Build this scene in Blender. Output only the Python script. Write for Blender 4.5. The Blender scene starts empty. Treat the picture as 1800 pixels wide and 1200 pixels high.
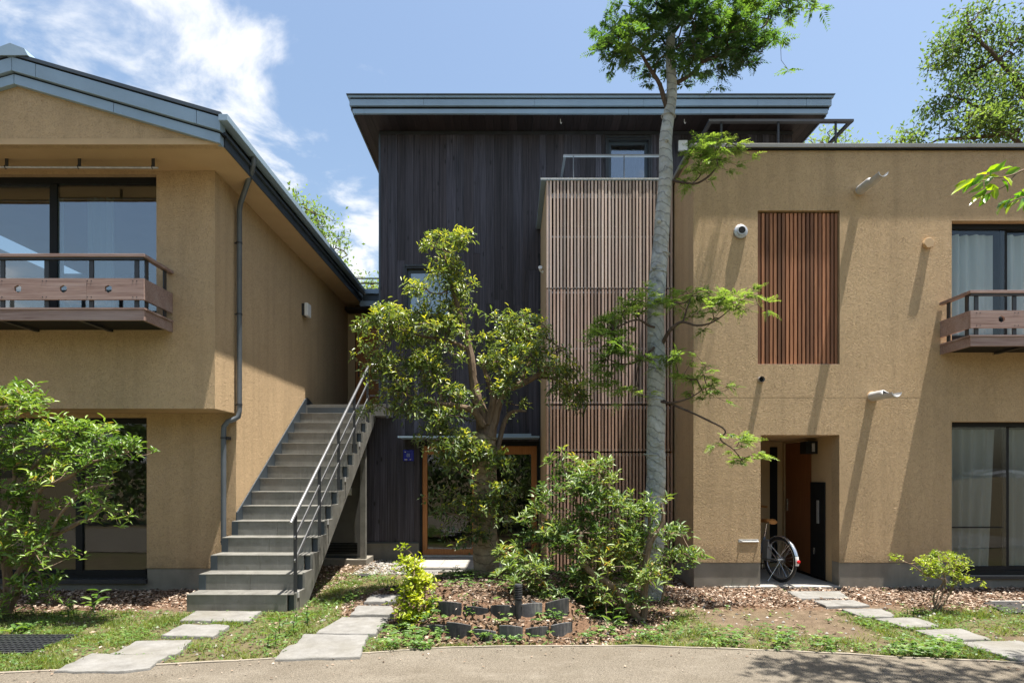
import bpy, bmesh, math, random
import numpy as np
from mathutils import Vector, Matrix, noise as mnoise

random.seed(11)
rng = np.random.default_rng(11)
S = bpy.context.scene

# ------------------------------------------------------------------ camera
EYE, F, CX, CY = 1.51, 1050.0, 900.0, 836.0        # eye height, focal length and horizon of an 1800 px wide frame
cam_d = bpy.data.cameras.new("camera")
cam_d.sensor_width = 36.0
cam_d.lens = 36.0 * F / 1800.0
cam_d.shift_y = (CY - 600.0) / 1800.0
cam_d.clip_start, cam_d.clip_end = 0.05, 2000.0
cam = bpy.data.objects.new("camera", cam_d)
S.collection.objects.link(cam)
cam.location = (0, 0, EYE)
cam.rotation_euler = (math.radians(90), 0, 0)
S.camera = cam

# ------------------------------------------------------------------ light
SUN = Vector((0.198, -0.058, 1.0)).normalized()      # towards the sun
sun_el = math.asin(SUN.z)
sun_az = math.atan2(SUN.x, SUN.y)
world = bpy.data.worlds.new("World")
S.world = world
world.use_nodes = True
wn, wl = world.node_tree.nodes, world.node_tree.links
wn.clear()
def wnode(t, **kw):
    n = wn.new(t)
    for k, v in kw.items():
        setattr(n, k, v)
    return n
def wmath(op, a, b=None, clamp=False):
    n = wn.new('ShaderNodeMath'); n.operation = op; n.use_clamp = clamp
    for i, v in enumerate((a, b)):
        if v is None: continue
        if isinstance(v, (int, float)): n.inputs[i].default_value = v
        else: wl.new(v, n.inputs[i])
    return n.outputs[0]
sky = wnode('ShaderNodeTexSky', sky_type='NISHITA')
sky.sun_disc = False
sky.sun_elevation = sun_el
sky.sun_rotation = sun_az
sky.air_density, sky.dust_density, sky.ozone_density = 1.5, 2.6, 2.4
sky.altitude = 50
tc = wnode('ShaderNodeTexCoord')
sp = wnode('ShaderNodeSeparateXYZ'); wl.new(tc.outputs['Generated'], sp.inputs[0])
zz = wmath('ADD', wmath('MAXIMUM', sp.outputs[2], 0.0), 0.15)
u = wmath('DIVIDE', sp.outputs[0], zz); v = wmath('DIVIDE', sp.outputs[1], zz)
cb = wnode('ShaderNodeCombineXYZ'); wl.new(u, cb.inputs[0]); wl.new(v, cb.inputs[1])
s_ = wmath('ADD', wmath('SUBTRACT', u, wmath('MULTIPLY', v, 0.37)), 1.14)
band = wmath('COSINE', wmath('MULTIPLY', s_, 2 * math.pi / 2.4))
band = wmath('POWER', wmath('ADD', wmath('MULTIPLY', band, 0.5), 0.5), 3.0)
n1 = wnode('ShaderNodeTexNoise'); n1.inputs['Scale'].default_value = 3.3; n1.inputs['Detail'].default_value = 9
n1.inputs['Roughness'].default_value = 0.58; n1.inputs['Distortion'].default_value = 0.35
wl.new(cb.outputs[0], n1.inputs['Vector'])
val = wmath('ADD', wmath('SUBTRACT', n1.outputs['Fac'], 0.115), wmath('MULTIPLY', band, 0.275))
mr = wnode('ShaderNodeMapRange'); mr.interpolation_type = 'SMOOTHSTEP'
mr.inputs['From Min'].default_value = 0.575; mr.inputs['From Max'].default_value = 0.75
wl.new(val, mr.inputs['Value'])
fade = wmath('MULTIPLY', mr.outputs[0], 0.93)
mix = wnode('ShaderNodeMix', data_type='RGBA')
wl.new(fade, mix.inputs['Factor']); wl.new(sky.outputs[0], mix.inputs['A'])
CLOUD = 6.2
mix.inputs['B'].default_value = (CLOUD, CLOUD * 1.01, CLOUD * 1.03, 1)
bg = wnode('ShaderNodeBackground'); bg.inputs['Strength'].default_value = 0.067
wl.new(mix.outputs['Result'], bg.inputs['Color'])
wo = wnode('ShaderNodeOutputWorld'); wl.new(bg.outputs[0], wo.inputs[0])

sun_d = bpy.data.lights.new("sun", 'SUN')
sun_d.energy = 5.0
sun_d.angle = math.radians(0.53)
sun_d.color = (1.0, 0.94, 0.85)
sun = bpy.data.objects.new("sun", sun_d)
S.collection.objects.link(sun)
sun.location = (4, -3, 20)
sun.rotation_euler = SUN.to_track_quat('Z', 'Y').to_euler()

S.view_settings.view_transform = 'Standard'
S.view_settings.look = 'None'
S.view_settings.gamma = 1.0
S.view_settings.exposure = 1.5
S.view_settings.use_curve_mapping = False
try:
    S.cycles.max_bounces = 10
    S.cycles.transparent_max_bounces = 16
    S.cycles.sample_clamp_indirect = 6.0
    S.cycles.use_denoising = True
    S.cycles.caustics_refractive = False
    S.cycles.caustics_reflective = False
except Exception:
    pass

# ------------------------------------------------------------------ helpers
COL = S.collection
def WX(px, d): return (px - CX) * d / F
def WZ(py, d): return EYE + (CY - py) * d / F
def P(px, py, d): return Vector((WX(px, d), d, WZ(py, d)))
def GD(py, z=0.0): return (EYE - z) * F / (py - CY)       # depth of a ground point seen at row py

class MB:
    """collects shapes, then links them as one mesh object"""
    def __init__(self):
        self.v, self.f = [], []
    def add(self, verts, faces):
        o = len(self.v)
        self.v.extend([tuple(p) for p in verts])
        self.f.extend([tuple(i + o for i in f) for f in faces])
        return self
    def box(self, x0, x1, y0, y1, z0, z1):
        return self.add([(x0, y0, z0), (x1, y0, z0), (x1, y1, z0), (x0, y1, z0),
                         (x0, y0, z1), (x1, y0, z1), (x1, y1, z1), (x0, y1, z1)],
                        [(0, 3, 2, 1), (4, 5, 6, 7), (0, 1, 5, 4), (1, 2, 6, 5), (2, 3, 7, 6), (3, 0, 4, 7)])
    def bar(self, a, b, w, h, up=(0, 0, 1)):
        a, b = Vector(a), Vector(b); t = (b - a).normalized(); up = Vector(up)
        s = t.cross(up)
        if s.length < 1e-4: s = t.cross(Vector((0, 1, 0)))
        s.normalize(); n = s.cross(t)
        vs = []
        for p in (a, b):
            for i, j in ((-1, -1), (1, -1), (1, 1), (-1, 1)):
                vs.append(p + s * (i * w / 2) + n * (j * h / 2))
        return self.add(vs, [(0, 1, 2, 3), (7, 6, 5, 4), (0, 4, 5, 1), (1, 5, 6, 2), (2, 6, 7, 3), (3, 7, 4, 0)])
    def tube(self, pts, rad, n=8, caps=True):
        pts = [Vector(p) for p in pts]
        if not hasattr(rad, '__len__'): rad = [rad] * len(pts)
        m = len(pts); vs = []
        t = (pts[1] - pts[0]).normalized()
        ref = Vector((0, 0, 1)) if abs(t.z) < 0.9 else Vector((1, 0, 0))
        s = t.cross(ref).normalized()
        for i, p in enumerate(pts):
            a = pts[max(i - 1, 0)]; b = pts[min(i + 1, m - 1)]
            t = (b - a)
            t = t.normalized() if t.length > 1e-7 else Vector((0, 0, 1))
            s = (s - t * s.dot(t))
            s = s.normalized() if s.length > 1e-6 else t.orthogonal().normalized()
            w = t.cross(s)
            for k in range(n):
                c = 2 * math.pi * k / n
                vs.append(p + (s * math.cos(c) + w * math.sin(c)) * rad[i])
        fs = []
        for i in range(m - 1):
            for k in range(n):
                k2 = (k + 1) % n
                fs.append((i * n + k, i * n + k2, (i + 1) * n + k2, (i + 1) * n + k))
        if caps:
            fs.append(tuple(reversed(range(n)))); fs.append(tuple((m - 1) * n + k for k in range(n)))
        return self.add(vs, fs)
    def cyl(self, a, b, r, n=16, r2=None):
        return self.tube([a, b], [r, r if r2 is None else r2], n)
    def prism(self, poly, axis, a, b):
        """poly: 2-D points; axis 'x': (y,z) extruded x from a to b; 'y': (x,z); 'z': (x,y)"""
        def mk(p, h):
            return {'x': (h, p[0], p[1]), 'y': (p[0], h, p[1]), 'z': (p[0], p[1], h)}[axis]
        n = len(poly)
        vs = [mk(p, a) for p in poly] + [mk(p, b) for p in poly]
        fs = [tuple(range(n)), tuple(reversed(range(n, 2 * n)))]
        for i in range(n):
            j = (i + 1) % n
            fs.append((i, i + n, j + n, j))
        return self.add(vs, fs)
    def sphere(self, c, r, seg=12, rings=8, sc=(1, 1, 1)):
        vs, fs = [], []
        for i in range(rings + 1):
            th = math.pi * i / rings
            for k in range(seg):
                ph = 2 * math.pi * k / seg
                vs.append((c[0] + r * sc[0] * math.sin(th) * math.cos(ph), c[1] + r * sc[1] * math.sin(th) * math.sin(ph), c[2] + r * sc[2] * math.cos(th)))
        for i in range(rings):
            for k in range(seg):
                k2 = (k + 1) % seg
                fs.append((i * seg + k, i * seg + k2, (i + 1) * seg + k2, (i + 1) * seg + k))
        return self.add(vs, fs)
    def torus(self, c, R, r, axis=(0, 1, 0), n=40, m=8):
        ax = Vector(axis).normalized(); s = ax.orthogonal().normalized(); w = ax.cross(s)
        vs, fs = [], []
        for i in range(n):
            a = 2 * math.pi * i / n; e = s * math.cos(a) + w * math.sin(a)
            for k in range(m):
                b = 2 * math.pi * k / m
                vs.append(Vector(c) + e * (R + r * math.cos(b)) + ax * (r * math.sin(b)))
        for i in range(n):
            for k in range(m):
                i2, k2 = (i + 1) % n, (k + 1) % m
                fs.append((i * m + k, i2 * m + k, i2 * m + k2, i * m + k2))
        return self.add(vs, fs)
    def build(self, name, mat, parent=None, smooth=False, bevel=0, fix=True):
        me = bpy.data.meshes.new(name)
        vs = self.v
        if parent is not None:
            L = WL[parent.name]
            vs = [(p[0] - L[0], p[1] - L[1], p[2] - L[2]) for p in vs]
        me.from_pydata(vs, [], self.f)
        if fix:
            bm = bmesh.new(); bm.from_mesh(me)
            bmesh.ops.recalc_face_normals(bm, faces=bm.faces)
            bm.to_mesh(me); bm.free()
        me.update()
        return link(name, me, mat, parent, smooth, bevel)

WL = {}                                             # world position of every object used as a parent
def link(name, me, mat, parent=None, smooth=False, bevel=0):
    if mat is not None and len(me.materials) == 0: me.materials.append(mat)
    o = bpy.data.objects.new(name, me)
    COL.objects.link(o)
    if parent is not None:
        o.parent = parent
        WL[o.name] = WL[parent.name]
    else:
        WL[o.name] = Vector((0, 0, 0))
    if smooth:
        me.polygons.foreach_set('use_smooth', [True] * len(me.polygons))
        me.set_sharp_from_angle(angle=math.radians(40))
    if bevel:
        m = o.modifiers.new('edge', 'BEVEL'); m.width = bevel; m.segments = 2; m.limit_method = 'ANGLE'
    return o
def tag(o, label=None, cat=None, group=None, kind=None):
    if label: o['label'] = label
    if cat: o['category'] = cat
    if group: o['group'] = group
    if kind: o['kind'] = kind
    return o
def thing(name, loc, label, cat, group=None):
    o = bpy.data.objects.new(name, None)
    COL.objects.link(o)
    o.empty_display_size = 0.2
    o.location = loc
    WL[o.name] = Vector(loc)
    return tag(o, label, cat, group)
def piece(src_mesh, name, mat, parent, loc, rot=None, scale=None):
    """an alike piece that shares mesh data; loc in world space"""
    o = link(name, src_mesh, mat, parent)
    L = WL[parent.name] if parent is not None else Vector((0, 0, 0))
    o.location = Vector(loc) - L
    if rot: o.rotation_euler = rot
    if scale: o.scale = scale
    return o
def box_mesh(name, sx, sy, sz):
    m = MB().box(-sx / 2, sx / 2, -sy / 2, sy / 2, 0, sz)
    me = bpy.data.meshes.new(name); me.from_pydata(m.v, [], m.f); me.update()
    return me

def wall_cells(a0, a1, b0, b1, openings, mk, t0, t1):
    """flat wall in the (a,b) plane from thickness t0 to t1 with rectangular openings"""
    A = sorted({a0, a1, *[min(max(o[i], a0), a1) for o in openings for i in (0, 1)]})
    B = sorted({b0, b1, *[min(max(o[i], b0), b1) for o in openings for i in (2, 3)]})
    def solid(i, j):
        if i < 0 or j < 0 or i >= len(A) - 1 or j >= len(B) - 1: return False
        ca, cb2 = (A[i] + A[i + 1]) / 2, (B[j] + B[j + 1]) / 2
        return not any(o[0] < ca < o[1] and o[2] < cb2 < o[3] for o in openings)
    m = MB()
    def quad(p): m.add([mk(*q) for q in p], [(0, 1, 2, 3)])
    for i in range(len(A) - 1):
        for j in range(len(B) - 1):
            if not solid(i, j): continue
            x0, x1, z0, z1 = A[i], A[i + 1], B[j], B[j + 1]
            quad([(x0, z0, t0), (x1, z0, t0), (x1, z1, t0), (x0, z1, t0)])
            quad([(x0, z0, t1), (x0, z1, t1), (x1, z1, t1), (x1, z0, t1)])
            if not solid(i - 1, j): quad([(x0, z0, t0), (x0, z1, t0), (x0, z1, t1), (x0, z0, t1)])
            if not solid(i + 1, j): quad([(x1, z0, t0), (x1, z0, t1), (x1, z1, t1), (x1, z1, t0)])
            if not solid(i, j - 1): quad([(x0, z0, t0), (x0, z0, t1), (x1, z0, t1), (x1, z0, t0)])
            if not solid(i, j + 1): quad([(x0, z1, t0), (x1, z1, t0), (x1, z1, t1), (x0, z1, t1)])
    return weld(m)
def weld(m):
    me = bpy.data.meshes.new('tmp'); me.from_pydata(m.v, [], m.f)
    bm = bmesh.new(); bm.from_mesh(me)
    bmesh.ops.remove_doubles(bm, verts=bm.verts, dist=1e-5)
    bmesh.ops.recalc_face_normals(bm, faces=bm.faces)
    bm.verts.index_update()
    m2 = MB(); m2.v = [tuple(x.co) for x in bm.verts]; m2.f = [tuple(x.index for x in f.verts) for f in bm.faces]
    bm.free(); bpy.data.meshes.remove(me)
    return m2
def wall_xz(x0, x1, z0, z1, y0, y1, op=()):
    return wall_cells(x0, x1, z0, z1, list(op), lambda a, b, t: (a, t, b), y0, y1)
def wall_yz(y0, y1, z0, z1, x0, x1, op=()):
    return wall_cells(y0, y1, z0, z1, list(op), lambda a, b, t: (t, a, b), x0, x1)

# ------------------------------------------------------------------ materials
class Mat:
    def __init__(self, name, rough=0.8, spec=0.5, metal=0.0):
        self.m = bpy.data.materials.new(name); self.m.use_nodes = True
        self.n, self.l = self.m.node_tree.nodes, self.m.node_tree.links
        self.b = self.n['Principled BSDF']
        self.b.inputs['Roughness'].default_value = rough
        self.b.inputs['Metallic'].default_value = metal
        self.b.inputs['Specular IOR Level'].default_value = spec
        self._pos = None
    def node(self, t): return self.n.new(t)
    def pos(self, scale=(1, 1, 1), obj=False, rnd=False):
        if obj: src = self.node('ShaderNodeTexCoord').outputs['Object']
        else: src = self.node('ShaderNodeNewGeometry').outputs['Position']
        if rnd:
            oi = self.node('ShaderNodeObjectInfo')
            ad = self.node('ShaderNodeVectorMath'); ad.operation = 'ADD'
            sc = self.node('ShaderNodeVectorMath'); sc.operation = 'SCALE'; sc.inputs['Scale'].default_value = 37.0
            cx = self.node('ShaderNodeCombineXYZ')
            for i in range(3): self.l.new(oi.outputs['Random'], cx.inputs[i])
            self.l.new(cx.outputs[0], sc.inputs[0])
            self.l.new(src, ad.inputs[0]); self.l.new(sc.outputs[0], ad.inputs[1]); src = ad.outputs[0]
        mp = self.node('ShaderNodeMapping'); mp.inputs['Scale'].default_value = scale
        self.l.new(src, mp.inputs['Vector'])
        return mp.outputs[0]
    def noise(self, vec, scale, detail=4, rough=0.55, dist=0.0):
        t = self.node('ShaderNodeTexNoise'); t.inputs['Scale'].default_value = scale; t.inputs['Detail'].default_value = detail
        t.inputs['Roughness'].default_value = rough; t.inputs['Distortion'].default_value = dist
        self.l.new(vec, t.inputs['Vector']); return t.outputs['Fac']
    def voro(self, vec, scale, feature='F1', out='Distance', rnd=1.0):
        t = self.node('ShaderNodeTexVoronoi'); t.feature = feature; t.inputs['Scale'].default_value = scale
        t.inputs['Randomness'].default_value = rnd
        self.l.new(vec, t.inputs['Vector']); return t.outputs[out]
    def ramp(self, fac, stops, interp='LINEAR'):
        r = self.node('ShaderNodeValToRGB'); r.color_ramp.interpolation = interp
        e = r.color_ramp.elements
        while len(e) < len(stops): e.new(0.5)
        for i, (p, c) in enumerate(stops):
            e[i].position = p
            e[i].color = (*c, 1) if hasattr(c, '__len__') else (c, c, c, 1)
        self.l.new(fac, r.inputs['Fac']); return r.outputs['Color']
    def mixc(self, fac, a, b, mode='MIX'):
        m = self.node('ShaderNodeMix'); m.data_type = 'RGBA'; m.blend_type = mode
        for k, x in (('Factor', fac), ('A', a), ('B', b)):
            s = m.inputs[k]
            if isinstance(x, (int, float)):
                s.default_value = x if k == 'Factor' else (x, x, x, 1)
            elif isinstance(x, tuple): s.default_value = (*x, 1)
            else: self.l.new(x, s)
        return m.outputs['Result']
    def math(self, op, a, b=0.0, clamp=False):
        m = self.node('ShaderNodeMath'); m.operation = op; m.use_clamp = clamp
        for i, x in enumerate((a, b)):
            if isinstance(x, (int, float)): m.inputs[i].default_value = x
            else: self.l.new(x, m.inputs[i])
        return m.outputs[0]
    def rand(self): return self.node('ShaderNodeObjectInfo').outputs['Random']
    def attr(self, name, out='Fac'):
        a = self.node('ShaderNodeAttribute'); a.attribute_name = name; return a.outputs[out]
    def color(self, c):
        if isinstance(c, tuple): self.b.inputs['Base Color'].default_value = (*c, 1)
        else: self.l.new(c, self.b.inputs['Base Color'])
        return self
    def rough(self, c): self.l.new(c, self.b.inputs['Roughness']); return self
    def bump(self, h, strength=0.5, dist=0.01):
        b = self.node('ShaderNodeBump'); b.inputs['Strength'].default_value = strength; b.inputs['Distance'].default_value = dist
        self.l.new(h, b.inputs['Height']); self.l.new(b.outputs[0], self.b.inputs['Normal']); return self

def plain(name, col, rough=0.6, metal=0.0, var=0.12, scale=6.0, bump=0.0, spec=0.5):
    m = Mat(name, rough, spec, metal)
    n = m.noise(m.pos(), scale, 6, 0.6)
    lo = tuple(c * (1 - var) for c in col); hi = tuple(min(1, c * (1 + var)) for c in col)
    m.color(m.ramp(n, [(0.3, lo), (0.7, hi)]))
    if bump: m.bump(m.noise(m.pos(), scale * 14, 3), bump, 0.004)
    return m.m

def make_stucco():
    m = Mat('ochre_stucco', 0.95, 0.15)
    p = m.pos()
    big = m.noise(p, 0.9, 5, 0.6); mid = m.noise(p, 11, 5, 0.7, 1.5); fine = m.noise(p, 70, 3, 0.6)
    worm = m.noise(p, 26, 2.5, 0.55, 2.6)
    base = m.ramp(big, [(0.3, (0.485, 0.348, 0.206)), (0.72, (0.555, 0.400, 0.238))])
    grain = m.ramp(worm, [(0.33, 0.66), (0.46, 0.99), (0.7, 1.06)])
    c = m.mixc(0.75, base, grain, 'MULTIPLY')
    c = m.mixc(m.math('MULTIPLY', mid, 0.22), c, (0.44, 0.31, 0.178))
    streak = m.noise(m.pos((6, 6, 0.32)), 1.0, 5, 0.6)
    c = m.mixc(m.ramp(streak, [(0.47, 0.0), (0.78, 0.42)]), c, (0.29, 0.21, 0.125))
    blot = m.noise(m.pos((0.55, 0.55, 0.8)), 1.0, 6, 0.7, 0.8)
    c = m.mixc(m.ramp(blot, [(0.48, 0.0), (0.72, 0.42)]), c, (0.37, 0.27, 0.16))
    sp_ = m.node('ShaderNodeSeparateXYZ'); m.l.new(p, sp_.inputs[0])
    dirt = m.math('ADD', sp_.outputs[2], m.math('MULTIPLY', m.noise(p, 3.0, 6, 0.7), 0.9))
    c = m.mixc(m.ramp(dirt, [(0.70, 0.55), (1.12, 0.0)]), c, (0.22, 0.165, 0.10))
    m.color(c)
    ridge = m.math('ABSOLUTE', m.math('SUBTRACT', worm, 0.5))
    h = m.math('ADD', m.math('MULTIPLY', ridge, 1.6), m.math('ADD', m.math('MULTIPLY', fine, 0.35), m.math('MULTIPLY', mid, 0.7)))
    m.bump(h, 0.9, 0.016)
    return m.m
def make_smooth_plaster():
    m = Mat('ochre_smooth_render', 0.9, 0.2)
    p = m.pos(); n = m.noise(p, 2.2, 5)
    m.color(m.ramp(n, [(0.3, (0.45, 0.318, 0.183)), (0.7, (0.51, 0.365, 0.212))]))
    m.bump(m.noise(p, 160, 2), 0.15, 0.003)
    return m.m
def make_wood(name, dark, light, grain=(60, 60, 2.2), rough=0.65, weather=None, vary=0.35, bump=0.25, spec=0.35):
    m = Mat(name, rough, spec)
    p = m.pos(grain, rnd=True)
    g = m.noise(p, 1.0, 6, 0.62, 0.6)
    p2 = m.pos((5, 5, 0.7) if grain[2] < grain[0] else (0.7, 5, 5), rnd=True)
    w = m.noise(p2, 1.0, 4)
    c = m.ramp(g, [(0.28, dark), (0.68, light)])
    if weather: c = m.mixc(m.ramp(w, [(0.45, 0.0), (0.75, 0.65)]), c, weather)
    r = m.ramp(m.rand(), [(0.0, 1 - vary), (1.0, 1 + vary * 0.6)])
    c = m.mixc(1.0, c, r, 'MULTIPLY')
    m.color(c); m.bump(g, bump, 0.004)
    return m.m
def make_char():
    m = Mat('charred_cedar', 0.62, 0.4)
    p = m.pos((42, 42, 0.9), rnd=True); g = m.noise(p, 1.0, 6, 0.7, 0.8)
    streak = m.noise(m.pos((26, 26, 0.5), rnd=True), 1.0, 3)
    knot = m.voro(m.pos((7.5, 7.5, 2.6), rnd=True), 1.0)
    c = m.ramp(g, [(0.30, (0.008, 0.0068, 0.008)), (0.50, (0.038, 0.0335, 0.039)), (0.76, (0.092, 0.084, 0.094))])
    c = m.mixc(m.ramp(streak, [(0.52, 0.0), (0.8, 0.5)]), c, (0.13, 0.12, 0.135))
    c = m.mixc(m.ramp(knot, [(0.0, 1.0), (0.08, 0.8), (0.16, 0.0)]), c, (0.006, 0.005, 0.005))
    r = m.ramp(m.rand(), [(0.0, (0.50, 0.46, 0.47)), (0.35, (0.95, 0.85, 0.84)), (0.65, (0.95, 0.95, 1.02)), (0.93, (1.3, 1.3, 1.42)), (1.0, (1.9, 2.0, 2.2))])
    m.color(m.mixc(1.0, c, r, 'MULTIPLY')); m.bump(g, 0.4, 0.004)
    return m.m
def make_steel():
    m = Mat('galvanised_steel', 0.5, 0.5, 0.35)
    p = m.pos(); n = m.noise(p, 5, 7, 0.65); st = m.noise(m.pos((3, 3, 30)), 1.0, 4)
    c = m.ramp(n, [(0.28, (0.145, 0.142, 0.128)), (0.55, (0.20, 0.196, 0.178)), (0.8, (0.25, 0.245, 0.225))])
    c = m.mixc(m.ramp(st, [(0.5, 0.0), (0.8, 0.4)]), c, (0.25, 0.25, 0.22))
    wear = m.noise(m.pos((11, 11, 11)), 1.0, 7, 0.75, 0.4)
    c = m.mixc(m.ramp(wear, [(0.56, 0.0), (0.72, 0.7)]), c, (0.105, 0.095, 0.075))
    run = m.noise(m.pos((40, 40, 3)), 1.0, 4)
    c = m.mixc(m.ramp(run, [(0.58, 0.0), (0.8, 0.45)]), c, (0.33, 0.32, 0.29))
    m.color(c); m.rough(m.ramp(n, [(0.3, 0.42), (0.7, 0.62)]))
    return m.m
def make_concrete(name, a, b, sc=3.0):
    m = Mat(name, 0.9, 0.25)
    p = m.pos(); n = m.noise(p, sc, 7, 0.65); st = m.noise(m.pos((6, 6, 0.8)), 1.0, 4); f = m.noise(p, 120, 2)
    c = m.ramp(n, [(0.3, a), (0.7, b)])
    c = m.mixc(m.ramp(st, [(0.5, 0.0), (0.8, 0.45)]), c, tuple(x * 0.6 for x in a))
    m.color(c); m.bump(m.math('ADD', n, m.math('MULTIPLY', f, 0.4)), 0.35, 0.006)
    return m.m
def make_stone():
    m = Mat('weathered_paving_stone', 0.92, 0.2)
    p = m.pos(); n = m.noise(p, 7, 8, 0.7); f = m.noise(p, 70, 4, 0.7); big = m.noise(p, 1.3, 3)
    c = m.ramp(n, [(0.25, (0.118, 0.114, 0.105)), (0.55, (0.185, 0.181, 0.172)), (0.8, (0.24, 0.237, 0.229))])
    c = m.mixc(m.ramp(f, [(0.62, 0.0), (0.8, 0.5)]), c, (0.085, 0.08, 0.068))
    c = m.mixc(m.ramp(big, [(0.48, 0.0), (0.72, 0.42)]), c, (0.125, 0.113, 0.08))
    m.color(c); m.bump(m.math('ADD', n, m.math('MULTIPLY', f, 0.5)), 0.6, 0.012)
    return m.m
def make_glass(f0=0.035, tint=(0.93, 0.95, 0.95)):
    m = bpy.data.materials.new('window_glass'); m.use_nodes = True
    n, l = m.node_tree.nodes, m.node_tree.links
    n.clear()
    lw = n.new('ShaderNodeLayerWeight'); lw.inputs['Blend'].default_value = 0.5
    pw = n.new('ShaderNodeMath'); pw.operation = 'POWER'; pw.inputs[1].default_value = 5.0; l.new(lw.outputs['Facing'], pw.inputs[0])
    ml = n.new('ShaderNodeMath'); ml.operation = 'MULTIPLY_ADD'; ml.inputs[1].default_value = 1 - f0; ml.inputs[2].default_value = f0; l.new(pw.outputs[0], ml.inputs[0])
    tr = n.new('ShaderNodeBsdfTransparent'); tr.inputs['Color'].default_value = (*tint, 1)
    gl = n.new('ShaderNodeBsdfGlossy'); gl.inputs['Roughness'].default_value = 0.0; gl.inputs['Color'].default_value = (0.95, 0.97, 1, 1)
    tx = n.new('ShaderNodeTexNoise'); tx.inputs['Scale'].default_value = 1.1; tx.inputs['Detail'].default_value = 1
    ge = n.new('ShaderNodeNewGeometry'); l.new(ge.outputs['Position'], tx.inputs['Vector'])
    bp = n.new('ShaderNodeBump'); bp.inputs['Strength'].default_value = 0.25; bp.inputs['Distance'].default_value = 0.012
    l.new(tx.outputs['Fac'], bp.inputs['Height']); l.new(bp.outputs[0], gl.inputs['Normal'])
    mx = n.new('ShaderNodeMixShader'); o = n.new('ShaderNodeOutputMaterial')
    l.new(ml.outputs[0], mx.inputs[0]); l.new(tr.outputs[0], mx.inputs[1]); l.new(gl.outputs[0], mx.inputs[2]); l.new(mx.outputs[0], o.inputs[0])
    return m
def make_leaf(name, stops, rough=0.42, trans=0.35, spec=0.5):
    m = Mat(name, rough, spec)
    c = m.ramp(m.attr('tint'), stops)
    m.color(c)
    t = m.node('ShaderNodeBsdfTranslucent')
    tc_ = m.mixc(1.0, c, (1.45, 1.5, 0.55), 'MULTIPLY'); m.l.new(tc_, t.inputs['Color'])
    mx = m.node('ShaderNodeMixShader'); mx.inputs[0].default_value = trans
    m.l.new(m.b.outputs[0], mx.inputs[1]); m.l.new(t.outputs[0], mx.inputs[2])
    m.l.new(mx.outputs[0], m.n['Material Output'].inputs['Surface'])
    return m.m
def make_bark(name, a, b, sc=(14, 14, 4), bump=0.8):
    m = Mat(name, 0.9, 0.2)
    n = m.noise(m.pos(sc), 1.0, 7, 0.7, 0.8)
    m.color(m.ramp(n, [(0.3, a), (0.7, b)])); m.bump(n, bump, 0.02)
    return m.m
def make_wrap(name, a, b, sag=0.25):
    m = Mat(name, 0.95, 0.1)
    ge = m.node('ShaderNodeNewGeometry')
    sp_ = m.node('ShaderNodeSeparateXYZ'); m.l.new(ge.outputs['Position'], sp_.inputs[0])
    wob = m.noise(m.pos((3, 3, 3)), 1.0, 4)
    ph = m.math('ADD', m.math('ADD', m.math('MULTIPLY', sp_.outputs[2], 9.0), m.math('MULTIPLY', sp_.outputs[0], 5.0 * sag / 0.25)), m.math('MULTIPLY', wob, 3.0))
    saw = m.math('FRACT', ph)
    weave = m.noise(m.pos((140, 140, 140)), 1.0, 2)
    n = m.noise(m.pos((9, 9, 9)), 1.0, 6, 0.65)
    c = m.ramp(n, [(0.3, a), (0.72, b)])
    blotch = m.noise(m.pos((5, 5, 3)), 1.0, 6, 0.7, 0.6)
    c = m.mixc(m.ramp(blotch, [(0.48, 0.0), (0.7, 0.65)]), c, tuple(x * 0.5 for x in a))
    c = m.mixc(m.ramp(saw, [(0.0, 0.85), (0.10, 0.0), (0.85, 0.0), (1.0, 0.5)]), c, tuple(x * 0.35 for x in a))
    m.color(c)
    m.bump(m.math('ADD', m.math('MULTIPLY', saw, 1.6), m.math('ADD', m.math('MULTIPLY', weave, 0.3), m.math('MULTIPLY', n, 2.0))), 1.0, 0.022)
    return m.m

M = {}
M['stucco'] = make_stucco()
M['plaster'] = make_smooth_plaster()
M['char'] = make_char()
M['soffit_wood'] = make_wood('dark_soffit_cedar', (0.012, 0.008, 0.008), (0.038, 0.025, 0.024), grain=(60, 2.2, 60), vary=0.45)
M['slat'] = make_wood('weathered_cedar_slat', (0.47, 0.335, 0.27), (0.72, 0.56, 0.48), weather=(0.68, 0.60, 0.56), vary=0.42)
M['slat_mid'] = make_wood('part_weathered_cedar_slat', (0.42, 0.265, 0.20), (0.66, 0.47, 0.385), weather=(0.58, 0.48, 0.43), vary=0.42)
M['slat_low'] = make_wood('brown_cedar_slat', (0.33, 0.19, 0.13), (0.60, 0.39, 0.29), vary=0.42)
M['red_slat'] = make_wood('reddish_cedar_slat', (0.21, 0.085, 0.04), (0.46, 0.21, 0.105), vary=0.6)
M['balcony'] = make_wood('weathered_balcony_cedar', (0.165, 0.095, 0.075), (0.36, 0.255, 0.22), grain=(2.2, 60, 60), weather=(0.38, 0.305, 0.285), vary=0.15)
M['door_wood'] = make_wood('orange_door_timber', (0.33, 0.12, 0.035), (0.50, 0.215, 0.07), vary=0.1, rough=0.5)
M['door_dark'] = make_wood('red_brown_door_timber', (0.15, 0.05, 0.018), (0.27, 0.10, 0.035), vary=0.1, rough=0.5)
M['metal_blue'] = plain('blue_grey_sheet_metal', (0.255, 0.35, 0.44), 0.45, 0.1, 0.10, 2.0)
M['coping'] = plain('grey_coping_metal', (0.21, 0.21, 0.20), 0.5, 0.2, 0.08, 3.0)
M['metal_dark'] = plain('dark_slate_sheet_metal', (0.055, 0.070, 0.085), 0.45, 0.3, 0.15, 2.0)
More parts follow.
